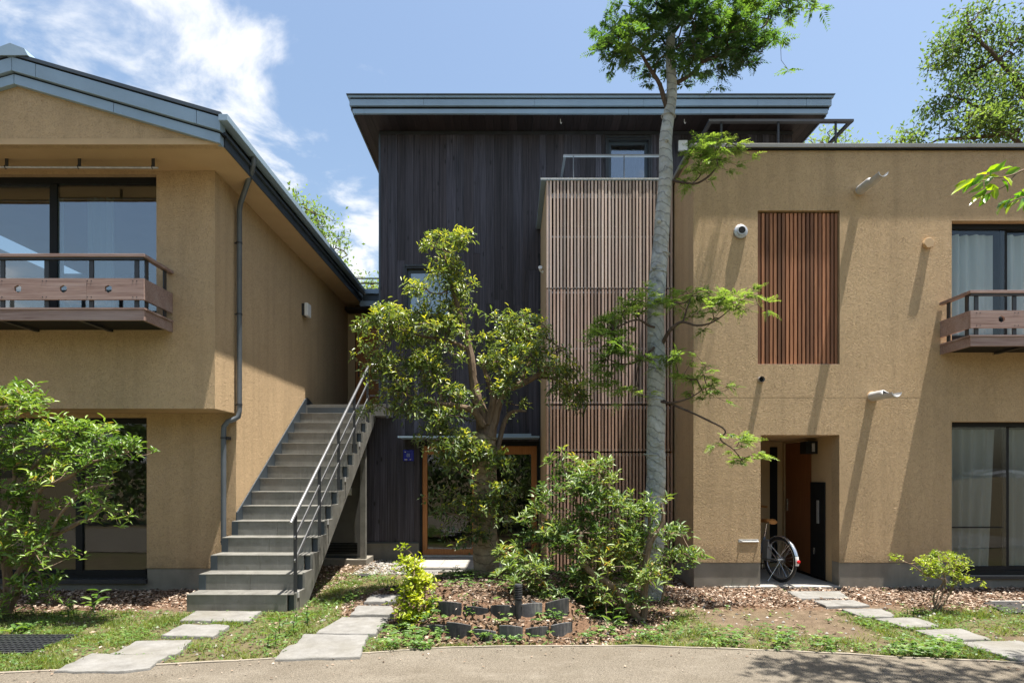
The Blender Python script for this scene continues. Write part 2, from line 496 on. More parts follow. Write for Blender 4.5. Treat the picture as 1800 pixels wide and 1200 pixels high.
M['pipe'] = plain('slate_grey_pipe', (0.095, 0.11, 0.125), 0.45, 0.1, 0.12, 4.0)
M['black'] = plain('black_window_aluminium', (0.010, 0.011, 0.012), 0.6, 0.0, 0.2, spec=0.2)
M['bar'] = plain('charcoal_painted_steel', (0.035, 0.037, 0.042), 0.45, 0.2, 0.2)
M['rail'] = plain('grey_painted_steel_rail', (0.20, 0.205, 0.215), 0.35, 0.6, 0.12)
M['steel'] = make_steel()
M['galv'] = plain('bright_galvanised_bar', (0.50, 0.50, 0.49), 0.45, 0.3, 0.2, 25)
M['concrete'] = make_concrete('base_concrete', (0.17, 0.155, 0.128), (0.255, 0.235, 0.20))
M['slab'] = make_concrete('porch_slab_concrete', (0.24, 0.23, 0.21), (0.33, 0.32, 0.30), 5)
M['stone'] = make_stone()
M['glass'] = make_glass()
M['glass_mirror'] = make_glass(0.18, (0.75, 0.80, 0.82)); M['glass_mirror'].name = 'reflective_window_glass'
M['white'] = plain('white_enamel', (0.72, 0.72, 0.70), 0.4, 0, 0.04)
M['spout'] = plain('pale_grey_spout', (0.52, 0.53, 0.54), 0.4, 0.3, 0.08)
M['vent_metal'] = plain('cast_aluminium', (0.45, 0.46, 0.48), 0.42, 0.5, 0.2, 20)
M['tan_metal'] = plain('tan_painted_cap', (0.52, 0.36, 0.20), 0.6, 0, 0.05)
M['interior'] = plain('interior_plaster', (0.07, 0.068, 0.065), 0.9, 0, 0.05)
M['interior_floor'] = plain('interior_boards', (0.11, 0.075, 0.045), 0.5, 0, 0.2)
M['blue'] = plain('cobalt_enamel', (0.006, 0.012, 0.33), 0.25, 0, 0.05)
M['red'] = plain('red_reflector', (0.55, 0.01, 0.012), 0.25, 0, 0.05)
M['tan_leather'] = plain('tan_leather', (0.40, 0.17, 0.045), 0.5, 0, 0.15, 20)
M['rubber'] = plain('black_rubber', (0.018, 0.017, 0.017), 0.75, 0, 0.2)
M['chrome'] = plain('polished_alloy', (0.62, 0.63, 0.65), 0.25, 0.9, 0.05)
M['bike_paint'] = plain('steel_blue_paint', (0.32, 0.40, 0.50), 0.3, 0.3, 0.05)
def make_tile():
    m = Mat('dark_roof_tile_clay', 0.7, 0.4)
    n = m.noise(m.pos((12, 12, 12), rnd=True), 1.0, 6, 0.7); st = m.noise(m.pos((34, 34, 2.5), rnd=True), 1.0, 5, 0.65)
    c = m.ramp(n, [(0.3, (0.030, 0.031, 0.034)), (0.7, (0.085, 0.086, 0.09))])
    c = m.mixc(m.ramp(st, [(0.5, 0.0), (0.72, 0.75)]), c, (0.20, 0.19, 0.175))
    c = m.mixc(1.0, c, m.ramp(m.rand(), [(0.0, 0.5), (0.6, 1.0), (1.0, 1.7)]), 'MULTIPLY')
    m.color(c); m.bump(st, 0.4, 0.006)
    return m.m
M['tile_black'] = make_tile()
M['bark_brown'] = make_bark('brown_bark', (0.075, 0.050, 0.033), (0.20, 0.145, 0.10))
M['bark_azalea'] = make_bark('grey_brown_bark', (0.11, 0.075, 0.052), (0.27, 0.20, 0.145), (30, 30, 9), 0.5)
M['bark_dark'] = make_bark('dark_bark', (0.05, 0.035, 0.028), (0.13, 0.095, 0.075), (30, 30, 10), 0.5)
M['wrap_grey'] = make_wrap('grey_trunk_wrap', (0.36, 0.385, 0.39), (0.56, 0.58, 0.585))
M['wrap_tan'] = make_wrap('burlap_trunk_wrap', (0.24, 0.185, 0.125), (0.42, 0.345, 0.25), 0.05)
M['leaf_azalea'] = make_leaf('azalea_leaf', [(0.0, (0.04, 0.085, 0.028)), (0.45, (0.10, 0.165, 0.048)), (0.75, (0.20, 0.27, 0.085)), (0.95, (0.33, 0.37, 0.13)), (1.0, (0.42, 0.27, 0.05))], 0.4, 0.35)
M['leaf_azalea_bright'] = make_leaf('bright_azalea_leaf', [(0.0, (0.042, 0.095, 0.022)), (0.5, (0.115, 0.205, 0.042)), (0.95, (0.27, 0.37, 0.09)), (1.0, (0.38, 0.30, 0.06))], 0.4, 0.36)
M['leaf_oak'] = make_leaf('glossy_evergreen_leaf', [(0.0, (0.055, 0.092, 0.032)), (0.45, (0.125, 0.175, 0.055)), (0.68, (0.24, 0.28, 0.07)), (1.0, (0.50, 0.46, 0.05))], 0.34, 0.38)
M['leaf_fir'] = make_leaf('feathery_needle_spray', [(0.0, (0.030, 0.075, 0.028)), (0.5, (0.075, 0.155, 0.045)), (1.0, (0.20, 0.31, 0.065))], 0.5, 0.4)
M['leaf_fir_pale'] = make_leaf('pale_needle_spray', [(0.0, (0.06, 0.125, 0.03)), (0.5, (0.17, 0.26, 0.07)), (1.0, (0.34, 0.44, 0.14))], 0.5, 0.4)
M['leaf_gold'] = make_leaf('yellow_green_leaf', [(0.0, (0.10, 0.17, 0.015)), (0.5, (0.27, 0.34, 0.02)), (1.0, (0.50, 0.50, 0.035))], 0.45, 0.4)
M['leaf_bg'] = make_leaf('distant_broadleaf', [(0.0, (0.05, 0.095, 0.032)), (0.5, (0.105, 0.17, 0.06)), (1.0, (0.21, 0.29, 0.11))], 0.6, 0.4, 0.25)
M['leaf_front'] = make_leaf('backlit_broad_leaf', [(0.0, (0.06, 0.16, 0.012)), (0.6, (0.17, 0.33, 0.018)), (1.0, (0.36, 0.42, 0.02))], 0.3, 0.55)
M['grass'] = make_leaf('grass_blade', [(0.0, (0.07, 0.10, 0.022)), (0.5, (0.155, 0.205, 0.045)), (0.85, (0.27, 0.28, 0.09)), (1.0, (0.40, 0.34, 0.17))], 0.5, 0.4)
M['weed'] = make_leaf('weed_leaf', [(0.0, (0.045, 0.10, 0.024)), (0.5, (0.10, 0.19, 0.045)), (1.0, (0.22, 0.31, 0.09))], 0.45, 0.4)
def make_chip():
    m = Mat('wood_chip', 0.9, 0.15)
    m.color(m.ramp(m.attr('tint'), [(0.0, (0.055, 0.040, 0.029)), (0.35, (0.16, 0.115, 0.082)), (0.68, (0.28, 0.213, 0.162)), (1.0, (0.47, 0.39, 0.325))]))
    return m.m
M['chip'] = make_chip()
def make_pebble():
    m = Mat('grey_pebble', 0.85, 0.25)
    m.color(m.ramp(m.attr('tint'), [(0.0, (0.09, 0.085, 0.08)), (0.5, (0.24, 0.23, 0.21)), (1.0, (0.46, 0.44, 0.40))]))
    return m.m
M['pebble'] = make_pebble()
def make_curtain(name='sheer_curtain', k=1.0):
    m = Mat(name, 0.9, 0.1)
    m.color(m.ramp(m.noise(m.pos((8, 8, 0.5)), 1.0, 4), [(0.3, (0.56 * k, 0.62 * k, 0.60 * k)), (0.7, (0.72 * k, 0.79 * k, 0.77 * k))]))
    t = m.node('ShaderNodeBsdfTranslucent'); t.inputs['Color'].default_value = (0.66 * k, 0.72 * k, 0.7 * k, 1)
    mx = m.node('ShaderNodeMixShader'); mx.inputs[0].default_value = 0.35
    m.l.new(m.b.outputs[0], mx.inputs[1]); m.l.new(t.outputs[0], mx.inputs[2]); m.l.new(mx.outputs[0], m.n['Material Output'].inputs['Surface'])
    return m.m
M['curtain'] = make_curtain()
M['curtain_grey'] = make_curtain('grey_sheer_curtain', 0.42)
def make_ground():
    m = Mat('garden_ground', 0.96, 0.1)
    p = m.pos(); n = m.noise(p, 6, 8, 0.7); f = m.noise(p, 45, 5, 0.7); sp2 = m.voro(p, 70)
    soil = m.ramp(n, [(0.28, (0.075, 0.055, 0.037)), (0.55, (0.135, 0.10, 0.068)), (0.78, (0.21, 0.165, 0.12))])
    soil = m.mixc(m.ramp(sp2, [(0.10, 0.55), (0.26, 0.0)]), soil, (0.27, 0.23, 0.18))
    mul = m.ramp(f, [(0.3, (0.07, 0.04, 0.024)), (0.6, (0.17, 0.10, 0.065)), (0.8, (0.28, 0.18, 0.12))])
    c = m.mixc(m.attr('mulch'), soil, mul)
    gr = m.ramp(f, [(0.3, (0.055, 0.068, 0.022)), (0.7, (0.13, 0.15, 0.045))])
    c = m.mixc(m.math('MULTIPLY', m.attr('grassy'), m.ramp(n, [(0.35, 0.15), (0.62, 0.95)])), c, gr)
    m.color(c); m.bump(m.math('ADD', f, m.math('MULTIPLY', n, 1.5)), 0.8, 0.025)
    return m.m
M['ground'] = make_ground()
def make_path():
    m = Mat('compacted_granite_path', 0.95, 0.15)
    p = m.pos(); n = m.noise(p, 2.0, 6, 0.6); f = m.noise(p, 95, 4, 0.75); g = m.voro(p, 110); g2 = m.voro(p, 42)
    c = m.ramp(n, [(0.3, (0.148, 0.128, 0.100)), (0.7, (0.190, 0.167, 0.134))])
    c = m.mixc(1.0, c, m.ramp(f, [(0.32, 0.5), (0.52, 1.0), (0.72, 1.4)]), 'MULTIPLY')
    c = m.mixc(m.ramp(g2, [(0.05, 0.6), (0.16, 0.0)]), c, (0.11, 0.085, 0.06))
    patch = m.noise(m.pos((0.9, 1.6, 1)), 1.0, 6, 0.65, 0.6)
    c = m.mixc(m.ramp(patch, [(0.48, 0.0), (0.72, 0.42)]), c, (0.125, 0.104, 0.076))
    pale = m.noise(m.pos((2.2, 3.5, 1)), 1.0, 5, 0.7)
    c = m.mixc(m.ramp(pale, [(0.52, 0.0), (0.75, 0.5)]), c, (0.26, 0.233, 0.192))
    m.color(c); m.bump(m.math('ADD', m.math('MULTIPLY', g, -0.8), f), 0.8, 0.014)
    return m.m
M['path'] = make_path()

# ================================================================== SETTING
def sstep(a, b, x):
    t = min(max((x - a) / (b - a), 0.0), 1.0); return t * t * (3 - 2 * t)
MC = (-0.05, 7.0)
def gz(x, y):
    r = math.hypot(x - MC[0], y - MC[1])
    front = 0.13 * (1 - sstep(1.49, 1.54, r)) + 0.13 * (1 - sstep(1.28, 1.33, r))
    back = 0.26 * (1 - sstep(0.8, 1.38 + 0.6 * sstep(7.0, 8.0, y), r))
    k = max(sstep(6.4, 7.2, y), sstep(0.50, 0.80, abs(math.atan2(x - MC[0], MC[1] - y))))
    z = front * (1 - k) + back * k
    if 3 < y < 12 and -9 < x < 10:
        z += 0.012 * mnoise.noise((x * 1.3, y * 1.3, 0)) * sstep(5.0, 5.6, y)
    return z
def edge_y(x):
    """front border of the garden towards the path"""
    xs = [-12, -3.9, -2.2, -1.25, -0.6, 0.0, 1.05, 2.35, 3.25, 4.1, 6, 12]
    ys = [3.9, 4.53, 4.85, 5.05, 5.21, 5.25, 5.27, 5.115, 4.93, 4.78, 4.5, 3.6]
    return float(np.interp(x, xs, ys))
def zones(x, y):
    n = mnoise.noise((x * 0.9 + 5, y * 0.9, 1.7)) * 0.35 + mnoise.noise((x * 2.7, y * 2.7, 4.1)) * 0.2
    mul = 0.0
    if x < -3.3: mul = sstep(6.35, 6.9, y + n)
    if x > 1.9: mul = max(mul, sstep(6.5, 7.05, y + n * 0.8))
    if math.hypot(x - MC[0], y - MC[1]) < 1.9 and y > 5.3: mul = max(mul, 0.85)
    if -3.6 <= x <= -2.4 and y > 7.0: mul = max(mul, 0.75)
    if -2.4 <= x <= -1.2 and y > 6.3: mul = max(mul, 0.25 + 0.4 * sstep(-0.05, 0.25, n))
    g = 0.30 + n * 1.5
    if x < -1.3: g += 0.42
    if x < -3.2 and y > 6.6: g -= 0.8
    if -1.4 < x < 1.6 and y < 5.6: g += 0.35
    if 1.2 < x < 2.0 and y < 6.6: g += 0.3
    if 2.1 < x < 4.2 and y > 5.6: g -= 0.22
    if x > 3.5 and 5.6 < y < 6.6: g += 0.45
    if y < edge_y(x) + 0.22: g += 0.25
    g = min(max(g, 0), 1) * (1 - 0.9 * sstep(0.5, 0.9, mul))
    return mul, g

xs = np.concatenate([np.array([-400, -150, -60, -30, -18, -12]), np.arange(-9, 9.01, 0.07), np.array([12, 18, 30, 60, 150, 400])])
ys = np.concatenate([np.array([-400, -150, -60, -25, -12, -5, 0, 2.5, 3.2]), np.arange(3.5, 11.01, 0.07), np.array([14, 20, 32, 60, 150, 400])])
gv, mulch_a, grass_a = [], [], []
for y in ys:
    for x in xs:
        inn = -9.5 < x < 9.5 and 3.3 < y < 11.2
        gv.append((x, y, gz(x, y) if inn else 0.0))
        a, b = zones(x, y) if inn else (0.2, 0.4)
        mulch_a.append(a); grass_a.append(b)
nx, ny = len(xs), len(ys)
gf = [(j * nx + i, j * nx + i + 1, (j + 1) * nx + i + 1, (j + 1) * nx + i) for j in range(ny - 1) for i in range(nx - 1)]
me = bpy.data.meshes.new('ground'); me.from_pydata(gv, [], gf)
for nm, arr in (('mulch', mulch_a), ('grassy', grass_a)):
    a = me.attributes.new(nm, 'FLOAT', 'POINT'); a.data.foreach_set('value', arr)
me.polygons.foreach_set('use_smooth', [True] * len(me.polygons)); me.update()
tag(link('ground', me, M['ground']), 'brown garden soil with patches of grass and bark mulch', kind='structure')

pm = MB()
px_ = np.linspace(-12, 12, 121)
vs = []
for x in px_:
    e = edge_y(x)
    for k, y in enumerate([e, e - 0.5, e - 1.2, e - 2.5, 0.6, -1.2]):
        vs.append((x, y, 0.014 + 0.004 * mnoise.noise((x * 2, y * 2, 9))))
fs = [(i * 6 + k, i * 6 + k + 1, (i + 1) * 6 + k + 1, (i + 1) * 6 + k) for i in range(120) for k in range(5)]
pm.add(vs, fs)
tag(pm.build('path', M['path']), 'pale beige compacted gravel path crossing the foreground', kind='structure')
em = MB()
kv = []
xx = np.linspace(-11.5, 11.5, 160)
for x in xx:
    e = edge_y(x) + 0.002
    w = 0.022
    zt = 0.021 + 0.008 * mnoise.noise((x * 3, 0, 2))
    kv += [(x, e - w, -0.02), (x, e - w, zt), (x, e + w * 0.4, zt), (x, e + w * 0.4, -0.02)]
em.add(kv, [(i * 4 + k, i * 4 + (k + 1) % 4, (i + 1) * 4 + (k + 1) % 4, (i + 1) * 4 + k) for i in range(159) for k in range(4)])
kerb_m = make_concrete('pale_edging_strip', (0.17, 0.148, 0.118), (0.25, 0.222, 0.182), 8)
tag(em.build('kerb', kerb_m), 'thin pale edging strip along the gravel path', kind='structure')

# ================================================================== LEFT HOUSE
XS = -3.626                                         # its side wall along the stair
Y_UP, Y_LO, Z_SOF = 7.29, 7.85, 5.23
lh = thing('gabled_house', (-5.57, 7.85, 0), 'ochre stucco house with slate blue gable roof and overhanging upper floor', 'house')
wu = (-7.9, -4.34, 3.40, 5.185)
wlow = (-8.0, -4.80, 0.13, 2.275)
wall_xz(-8.4, XS - 0.2, 2.33, Z_SOF, Y_UP, Y_UP + 0.2, [wu]).build('front_wall', M['stucco'], lh)
wall_yz(Y_UP, 13.3, 0.30, Z_SOF, XS - 0.2, XS, [(Y_UP - 1, Y_LO, 0, 2.33)]).build('side_wall', M['stucco'], lh)
wall_xz(-8.4, XS - 0.2, 0.30, 2.33, Y_LO, Y_LO + 0.2, [wlow]).build('ground_floor_wall', M['stucco'], lh)
wall_xz(-8.4, XS - 0.012, -0.2, 0.298, Y_LO + 0.012, Y_LO + 0.19, [(wlow[0], wlow[1], 0.13, 1)]).build('concrete_base', M['concrete'], lh)
MB().box(XS - 0.18, XS - 0.012, Y_LO + 0.19, 13.3, -0.2, 0.298).build('concrete_base', M['concrete'], lh)
MB().box(-8.4, XS - 0.2, Y_UP + 0.2, Y_LO + 0.0, 2.332, 2.42).build('overhang_soffit', M['plaster'], lh)
# unseen shell so that the rooms are closed
sh = MB()
sh.box(-8.6, -8.4, Y_UP, 13.3, 0, Z_SOF); sh.box(-8.4, XS - 0.2, 13.1, 13.3, 0, Z_SOF)
sh.box(-8.4, XS - 0.2, 11.0, 11.1, 0, Z_SOF)
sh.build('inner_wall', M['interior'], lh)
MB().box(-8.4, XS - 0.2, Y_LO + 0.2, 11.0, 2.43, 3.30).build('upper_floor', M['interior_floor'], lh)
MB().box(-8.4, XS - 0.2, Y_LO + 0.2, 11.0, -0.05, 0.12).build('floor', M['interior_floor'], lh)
# soffit, gable wall
MB().box(-7.93, -3.262, 6.70, 13.3, Z_SOF + 0.002, Z_SOF + 0.06).build('soffit', M['plaster'], lh)
RX, RZ, SL = -5.55, 5.875, 0.2885                    # ridge line of the lower edge of the verge
def roofz(x, dz=0.0): return RZ - SL * abs(x - RX) + dz
MB().prism([(-7.9, Z_SOF), (-3.30, Z_SOF), (-3.30, roofz(-3.30, 0.03)), (RX, RZ + 0.03), (-7.9, roofz(-7.9, 0.03))], 'y', 6.705, 6.80).build('gable_wall', M['stucco'], lh)
MB().box(-7.93, -3.262, 6.690, 6.702, Z_SOF - 0.012, Z_SOF + 0.030).build('drip_edge', M['plaster'], lh)
# verge bands: every sheet-metal length is a piece of its own
def slope_band(xa, xb, zlo, zhi, y0, y1, name, mat):
    MB().prism([(xa, roofz(xa, zlo)), (xb, roofz(xb, zlo)), (xb, roofz(xb, zhi)), (xa, roofz(xa, zhi))], 'y', y0, y1).build(name, mat, lh, bevel=0.003)
g = 0.0025
for xa, xb in ((-7.88, RX), (RX, -4.44), (-4.44, -3.254)):
    slope_band(xa + g, xb - g, 0.0, 0.108, 6.655, 6.75, 'verge_panel', M['metal_blue'])
for xa, xb in ((-7.9, -6.6), (-6.6, RX), (RX, -5.285), (-5.285, -3.50), (-3.50, -3.235)):
    slope_band(xa + g, xb - g, 0.129, 0.278, 6.625, 6.75, 'verge_panel', M['metal_blue'])
for xa, xb in ((-7.92, RX), (RX, -3.225)):
    slope_band(xa, xb, 0.1085, 0.1285, 6.668, 6.75, 'verge_shadow_gap', M['black'])
    slope_band(xa, xb, 0.2785, 0.2925, 6.645, 6.75, 'verge_shadow_gap', M['black'])
    slope_band(xa, xb, 0.293, 0.335, 6.615, 13.3, 'roof_slope', M['metal_dark'])
for xa, xb in ((-7.8, RX), (RX, -3.27)):
    slope_band(xa, xb, 0.13, 0.292, 6.76, 13.2, 'roof_deck', M['metal_dark'])
MB().prism([(RX - 0.2, roofz(RX - 0.2, 0.337)), (RX + 0.2, roofz(RX + 0.2, 0.337)), (RX + 0.16, roofz(RX + 0.16, 0.40)), (RX, RZ + 0.415), (RX - 0.16, roofz(RX - 0.16, 0.40))], 'y', 6.60, 13.3).build('ridge_cap', M['metal_blue'], lh)
# gutter and eave fascia
MB().box(-3.262, -3.246, 6.76, 13.0, Z_SOF - 0.005, 5.40).build('eave_fascia', M['metal_dark'], lh)
MB().box(-3.245, -3.215, 6.70, 12.95, 5.33, 5.36).build('fascia_ledge', M['metal_dark'], lh)
gm = MB()
gm.box(-3.245, -3.145, 6.60, 12.85, 5.435, 5.441); gm.box(-3.153, -3.145, 6.60, 12.85, 5.441, 5.507)
gm.box(-3.245, -3.237, 6.60, 12.85, 5.441, 5.50); gm.box(-3.237, -3.153, 6.60, 6.606, 5.441, 5.505)
gm.build('gutter', M['metal_blue'], lh, bevel=0.002)
dp = [(-3.195, 7.38, 5.435), (-3.195, 7.38, 5.37), (-3.23, 7.42, 5.30), (-3.53, 7.77, 5.06), (-3.565, 7.81, 4.97), (-3.565, 7.81, 2.36), (-3.575, 7.80, 2.28), (-3.62, 7.78, 2.245),
      (-3.69, 7.755, 2.215), (-3.735, 7.745, 2.15), (-3.74, 7.745, 2.05), (-3.74, 7.745, 0.62)]
dsp = MB().tube(dp, 0.033, 14).build('downspout', M['pipe'], lh, smooth=True)
for x, y, z in ((-3.565, 7.81, 4.55), (-3.565, 7.81, 3.62), (-3.565, 7.81, 2.44), (-3.74, 7.745, 2.00), (-3.74, 7.745, 0.66)):
    b = MB(); b.cyl((x, y, z - 0.012), (x, y, z + 0.012), 0.038, 14)
    if y > 7.78: b.box(x - 0.10, x - 0.03, y - 0.008, y + 0.008, z - 0.005, z + 0.005)
    else: b.box(x + 0.02, x + 0.05, y, y + 0.10, z - 0.02, z + 0.02)
    b.build('pipe_bracket', M['bar'], dsp)

def sliding_window(parent, x0, x1, z0, z1, y, splits, fw=0.06, glass='glass', depth=0.09, names='window'):
    """black aluminium window filling an opening, one pane object per leaf"""
    f = MB()
    f.box(x0, x1, y, y + depth, z1 - fw, z1); f.box(x0, x1, y, y + depth, z0, z0 + fw)
    f.box(x0, x0 + fw * 0.4, y, y + depth, z0 + fw, z1 - fw); f.box(x1 - fw * 0.4, x1, y, y + depth, z0 + fw, z1 - fw)
    w = f.build(names, M['black'], parent)
    edges = [x0 + fw * 0.4] + list(splits) + [x1 - fw * 0.4]
    for i in range(len(edges) - 1):
        yy = y + 0.02 + (0.035 if i % 2 else 0)
        a, b = edges[i], edges[i + 1]
        MB().box(a + 0.001, b - 0.001, yy + 0.01, yy + 0.016, z0 + fw + 0.001, z1 - fw - 0.001).build('pane', M[glass], w)
        s = MB()
        if i > 0: s.box(a - 0.045, a + 0.045, yy - 0.012, yy + 0.009, z0 + fw + 0.001, z1 - fw - 0.001)
        else: s.box(a, a + 0.02, yy - 0.012, yy + 0.009, z0 + fw + 0.001, z1 - fw - 0.001)
        s.box(a + (0.046 if i > 0 else 0.021), b - 0.02, yy - 0.012, yy + 0.009, z0 + fw + 0.001, z0 + fw + 0.06)
        s.build('sash', M['black'], w)
    return w
sliding_window(lh, wu[0], wu[1], wu[2], wu[3], Y_UP + 0.07, [-6.75, -5.66], 0.075, 'glass_mirror')
sliding_window(lh, wlow[0], wlow[1], wlow[2], wlow[3], Y_LO + 0.06, [-6.9, -5.74], 0.07, 'glass')
MB().box(wlow[0], wlow[1] + 0.005, Y_LO - 0.03, Y_LO + 0.055, 0.10, 0.155).build('window_sill', M['bar'], lh)
# curtain edge and roller inside the upper room
def curtain(parent, x0, x1, z0, z1, y, amp=0.035, waves=7, name='curtain', gather=0.0, seed=0, mat='curtain'):
    n = max(24, int(waves * 8)); vs = []
    rows = 9
    for j in range(rows):
        t = j / (rows - 1)
        for i in range(n + 1):
            u_ = i / n
            x = x0 + (x1 - x0) * u_ * (1 - gather * t) 
            a = amp * (0.5 + 0.5 * math.sin(3.1 * u_ + seed)) 
            y_ = y + a * math.sin(2 * math.pi * waves * u_ + 0.9 * math.sin(5 * u_ + seed) + 0.3 * t) + 0.012 * math.sin(13 * u_ + seed * 2)
            vs.append((x, y_, z1 + (z0 - z1) * t))
    fs = [(j * (n + 1) + i, j * (n + 1) + i + 1, (j + 1) * (n + 1) + i + 1, (j + 1) * (n + 1) + i) for j in range(rows - 1) for i in range(n)]
    return MB().add(vs, fs).build(name, M[mat], parent, smooth=True, fix=False)
curtain(lh, -5.5, -5.15, 3.45, 5.1, Y_UP + 0.45, waves=5)
curtain(lh, -6.0, -5.8, 3.45, 5.1, Y_UP + 0.45, waves=4)
# furniture seen through the lower pane
cab = thing('wooden_cabinet', (-5.0, 8.9, 0.12), 'pale wooden chest of drawers inside the ground floor window', 'cabinet')
MB().box(-5.25, -4.85, 8.7, 9.2, 0.13, 0.95).build('carcass', M['balcony'], cab)
for k in range(4): MB().box(-5.23, -4.87, 8.685, 8.699, 0.16 + k * 0.2, 0.33 + k * 0.2).build('drawer', M['slat'], cab)

def balcony(parent, x_in, x_out, y_wall, y_front, z_deck, z_fb, z_b0, z_b1, z_rail, posts, hexes, seams, side):
    """timber balcony: x_in is the end that shows, x_out runs on; side +1 when the end faces +x"""
    s = side
    lo, hi = (min(x_in, x_out), max(x_in, x_out))
    b = MB().box(lo + 0.04, hi - 0.04, y_front + 0.035, y_wall - 0.002, z_fb + 0.03, z_deck - 0.022).build('balcony', M['black'], parent)
    t = 0.03
    MB().box(lo, hi, y_front, y_front + t, z_fb, z_deck - 0.021).build('deck_fascia', M['balcony'], b, bevel=0.002)
    xa, xb = (x_in - t, x_in) if s > 0 else (x_in, x_in + t)
    MB().box(xa, xb, y_front + t + 0.001, y_wall - 0.003, z_fb, z_deck - 0.021).build('deck_fascia', M['balcony'], b, bevel=0.002)
    nb = 5; dy = (y_wall - y_front) / nb
    for k in range(nb):
        MB().box(lo - (0 if s > 0 else 0.015), hi + (0.015 if s > 0 else 0), y_front - 0.012 + k * dy, y_front - 0.012 + (k + 1) * dy - 0.006, z_deck - 0.02, z_deck).build('deck_board', M['balcony'], b)
    for k in range(3):
        xj = x_in - s * (0.75 + 0.9 * k)
        MB().box(xj - 0.025, xj + 0.025, y_front + 0.04, y_wall - 0.004, z_fb + 0.004, z_fb + 0.029).build('joist', M['bar'], b)
    # kick board with hexagonal cut-outs: plank lengths between seams
    zc = (z_b0 + z_b1) / 2
    edges = sorted([lo, hi] + list(seams))
    for i in range(len(edges) - 1):
        a, c = edges[i] + 0.001, edges[i + 1] - 0.001
        inner = sorted(h for h in hexes if a < h < c)
        R = 0.045
        m = MB()
        y0, y1 = y_front + 0.001, y_front + 0.029
        cuts = [a] + [(inner[k] + inner[k + 1]) / 2 for k in range(len(inner) - 1)] + [c]
        if not inner:
            m.box(a, c, y0, y1, z_b0, z_b1)
        for k, hx in enumerate(inner):
            xl, xr = cuts[k], cuts[k + 1]
            hp = [(hx + R * math.sin(math.radians(60 * q)), zc + R * math.cos(math.radians(60 * q))) for q in range(6)]   # 0 top, clockwise
            out = [(hx, z_b1), (xr, z_b1), (xr, z_b0), (hx, z_b0), (xl, z_b0), (xl, z_b1)]
            vs = [(p[0], y0, p[1]) for p in hp + out] + [(p[0], y1, p[1]) for p in hp + out]
            fs = [(6, 7, 1, 0), (7, 8, 2, 1), (8, 9, 3, 2), (9, 10, 4, 3), (10, 11, 5, 4), (11, 6, 0, 5)]
            fs += [tuple(q + 12 for q in reversed(f)) for f in fs]
            fs += [(q, (q + 1) % 6, (q + 1) % 6 + 12, q + 12) for q in range(6)]
            fs += [(6 + q, 18 + q, 18 + (q + 1) % 6, 6 + (q + 1) % 6) for q in (0, 2, 3, 5)]
            if k == len(inner) - 1: fs.append((7, 19, 20, 8))
            if k == 0: fs.append((10, 22, 23, 11))
            m.add(vs, fs)
        weld(m).build('kick_board', M['balcony'], b)
    MB().box(xa, xb, y_front + 0.031, y_wall - 0.005, z_b0, z_b1).build('kick_board', M['balcony'], b)
    MB().box(lo - (0 if s > 0 else 0.012), hi + (0.012 if s > 0 else 0), y_front - 0.01, y_front + 0.055, z_rail - 0.035, z_rail).build('hand_rail', M['balcony'], b, bevel=0.003)
    ra, rb = (x_in - 0.055, x_in + 0.012) if s > 0 else (x_in - 0.012, x_in + 0.055)
    MB().box(ra, rb, y_front + 0.056, y_wall - 0.006, z_rail - 0.035, z_rail).build('hand_rail', M['balcony'], b, bevel=0.003)
    MB().box(lo + 0.01, hi - 0.01, y_front + 0.008, y_front + 0.05, z_rail - 0.06, z_rail - 0.036).build('rail_bar', M['bar'], b)
    for x in posts:
        MB().box(x - 0.025, x + 0.025, y_front + 0.030, y_front + 0.045, z_deck + 0.001, z_rail - 0.061).build('post', M['bar'], b)
    for yy in (y_front + 0.10, y_wall - 0.12):
        MB().box(xa - (0.0 if s < 0 else 0.016), xb - (0.031 if s > 0 else -0.016), yy - 0.03, yy + 0.03, z_deck + 0.001, z_rail - 0.036).build('post', M['bar'], b) if False else \
        MB().box(x_in - s * 0.031 - 0.007, x_in - s * 0.031 + 0.007, yy - 0.028, yy + 0.028, z_deck + 0.001, z_rail - 0.037).build('post', M['bar'], b)
    # screw heads on the front boards
    sc = MB()
    for x in posts:
        for zz_ in (z_b0 + 0.03, z_b1 - 0.03):
            for dx in (-0.022, 0.022):
                sc.cyl((x + dx, y_front + 0.002, zz_), (x + dx, y_front - 0.002, zz_), 0.006, 6)
    sc.build('screw_heads', M['bar'], b)
    return b
yf = 6.715
balcony(lh, -4.138, -8.2, Y_UP, yf, 3.397, 3.258, 3.49, 3.73, 4.004,
        [WX(p, yf) for p in (-160, -80, 0, 78, 157, 237)], [WX(p, yf) for p in (-128, -49, 31, 111, 190)], [WX(152, yf)], 1)
# pole for drying laundry under the soffit
yp = 7.0
pole = MB().tube([(-8.0, yp, WZ(293, yp)), (WX(278, yp), yp, WZ(295, yp))], 0.012, 10).build('drying_pole', M['vent_metal'], lh, smooth=True)
for p in (10, 138, 268):
    x = WX(p, yp); z = WZ(294, yp)
    b = MB().box(x - 0.018, x + 0.018, yp + 0.01, yp + 0.018, z + 0.0, Z_SOF - 0.0)
    b.tube([(x, yp + 0.012, z + 0.03), (x, yp + 0.022, z), (x, yp, z - 0.022), (x, yp - 0.022, z), (x, yp - 0.016, z + 0.014)], 0.005, 6)
    b.build('pole_bracket', M['bar'], pole)

# wall lamp on the side wall
wlp = thing('wall_lamp', (XS, 10.37, 4.38), 'square white wall lamp on the shaded side wall above the stair', 'lamp')
MB().box(XS + 0.001, XS + 0.05, 10.29, 10.45, 4.28, 4.48).build('housing', M['bar'], wlp)
MB().box(XS + 0.051, XS + 0.11, 10.28, 10.46, 4.27, 4.49).build('diffuser', M['white'], wlp, bevel=0.008)

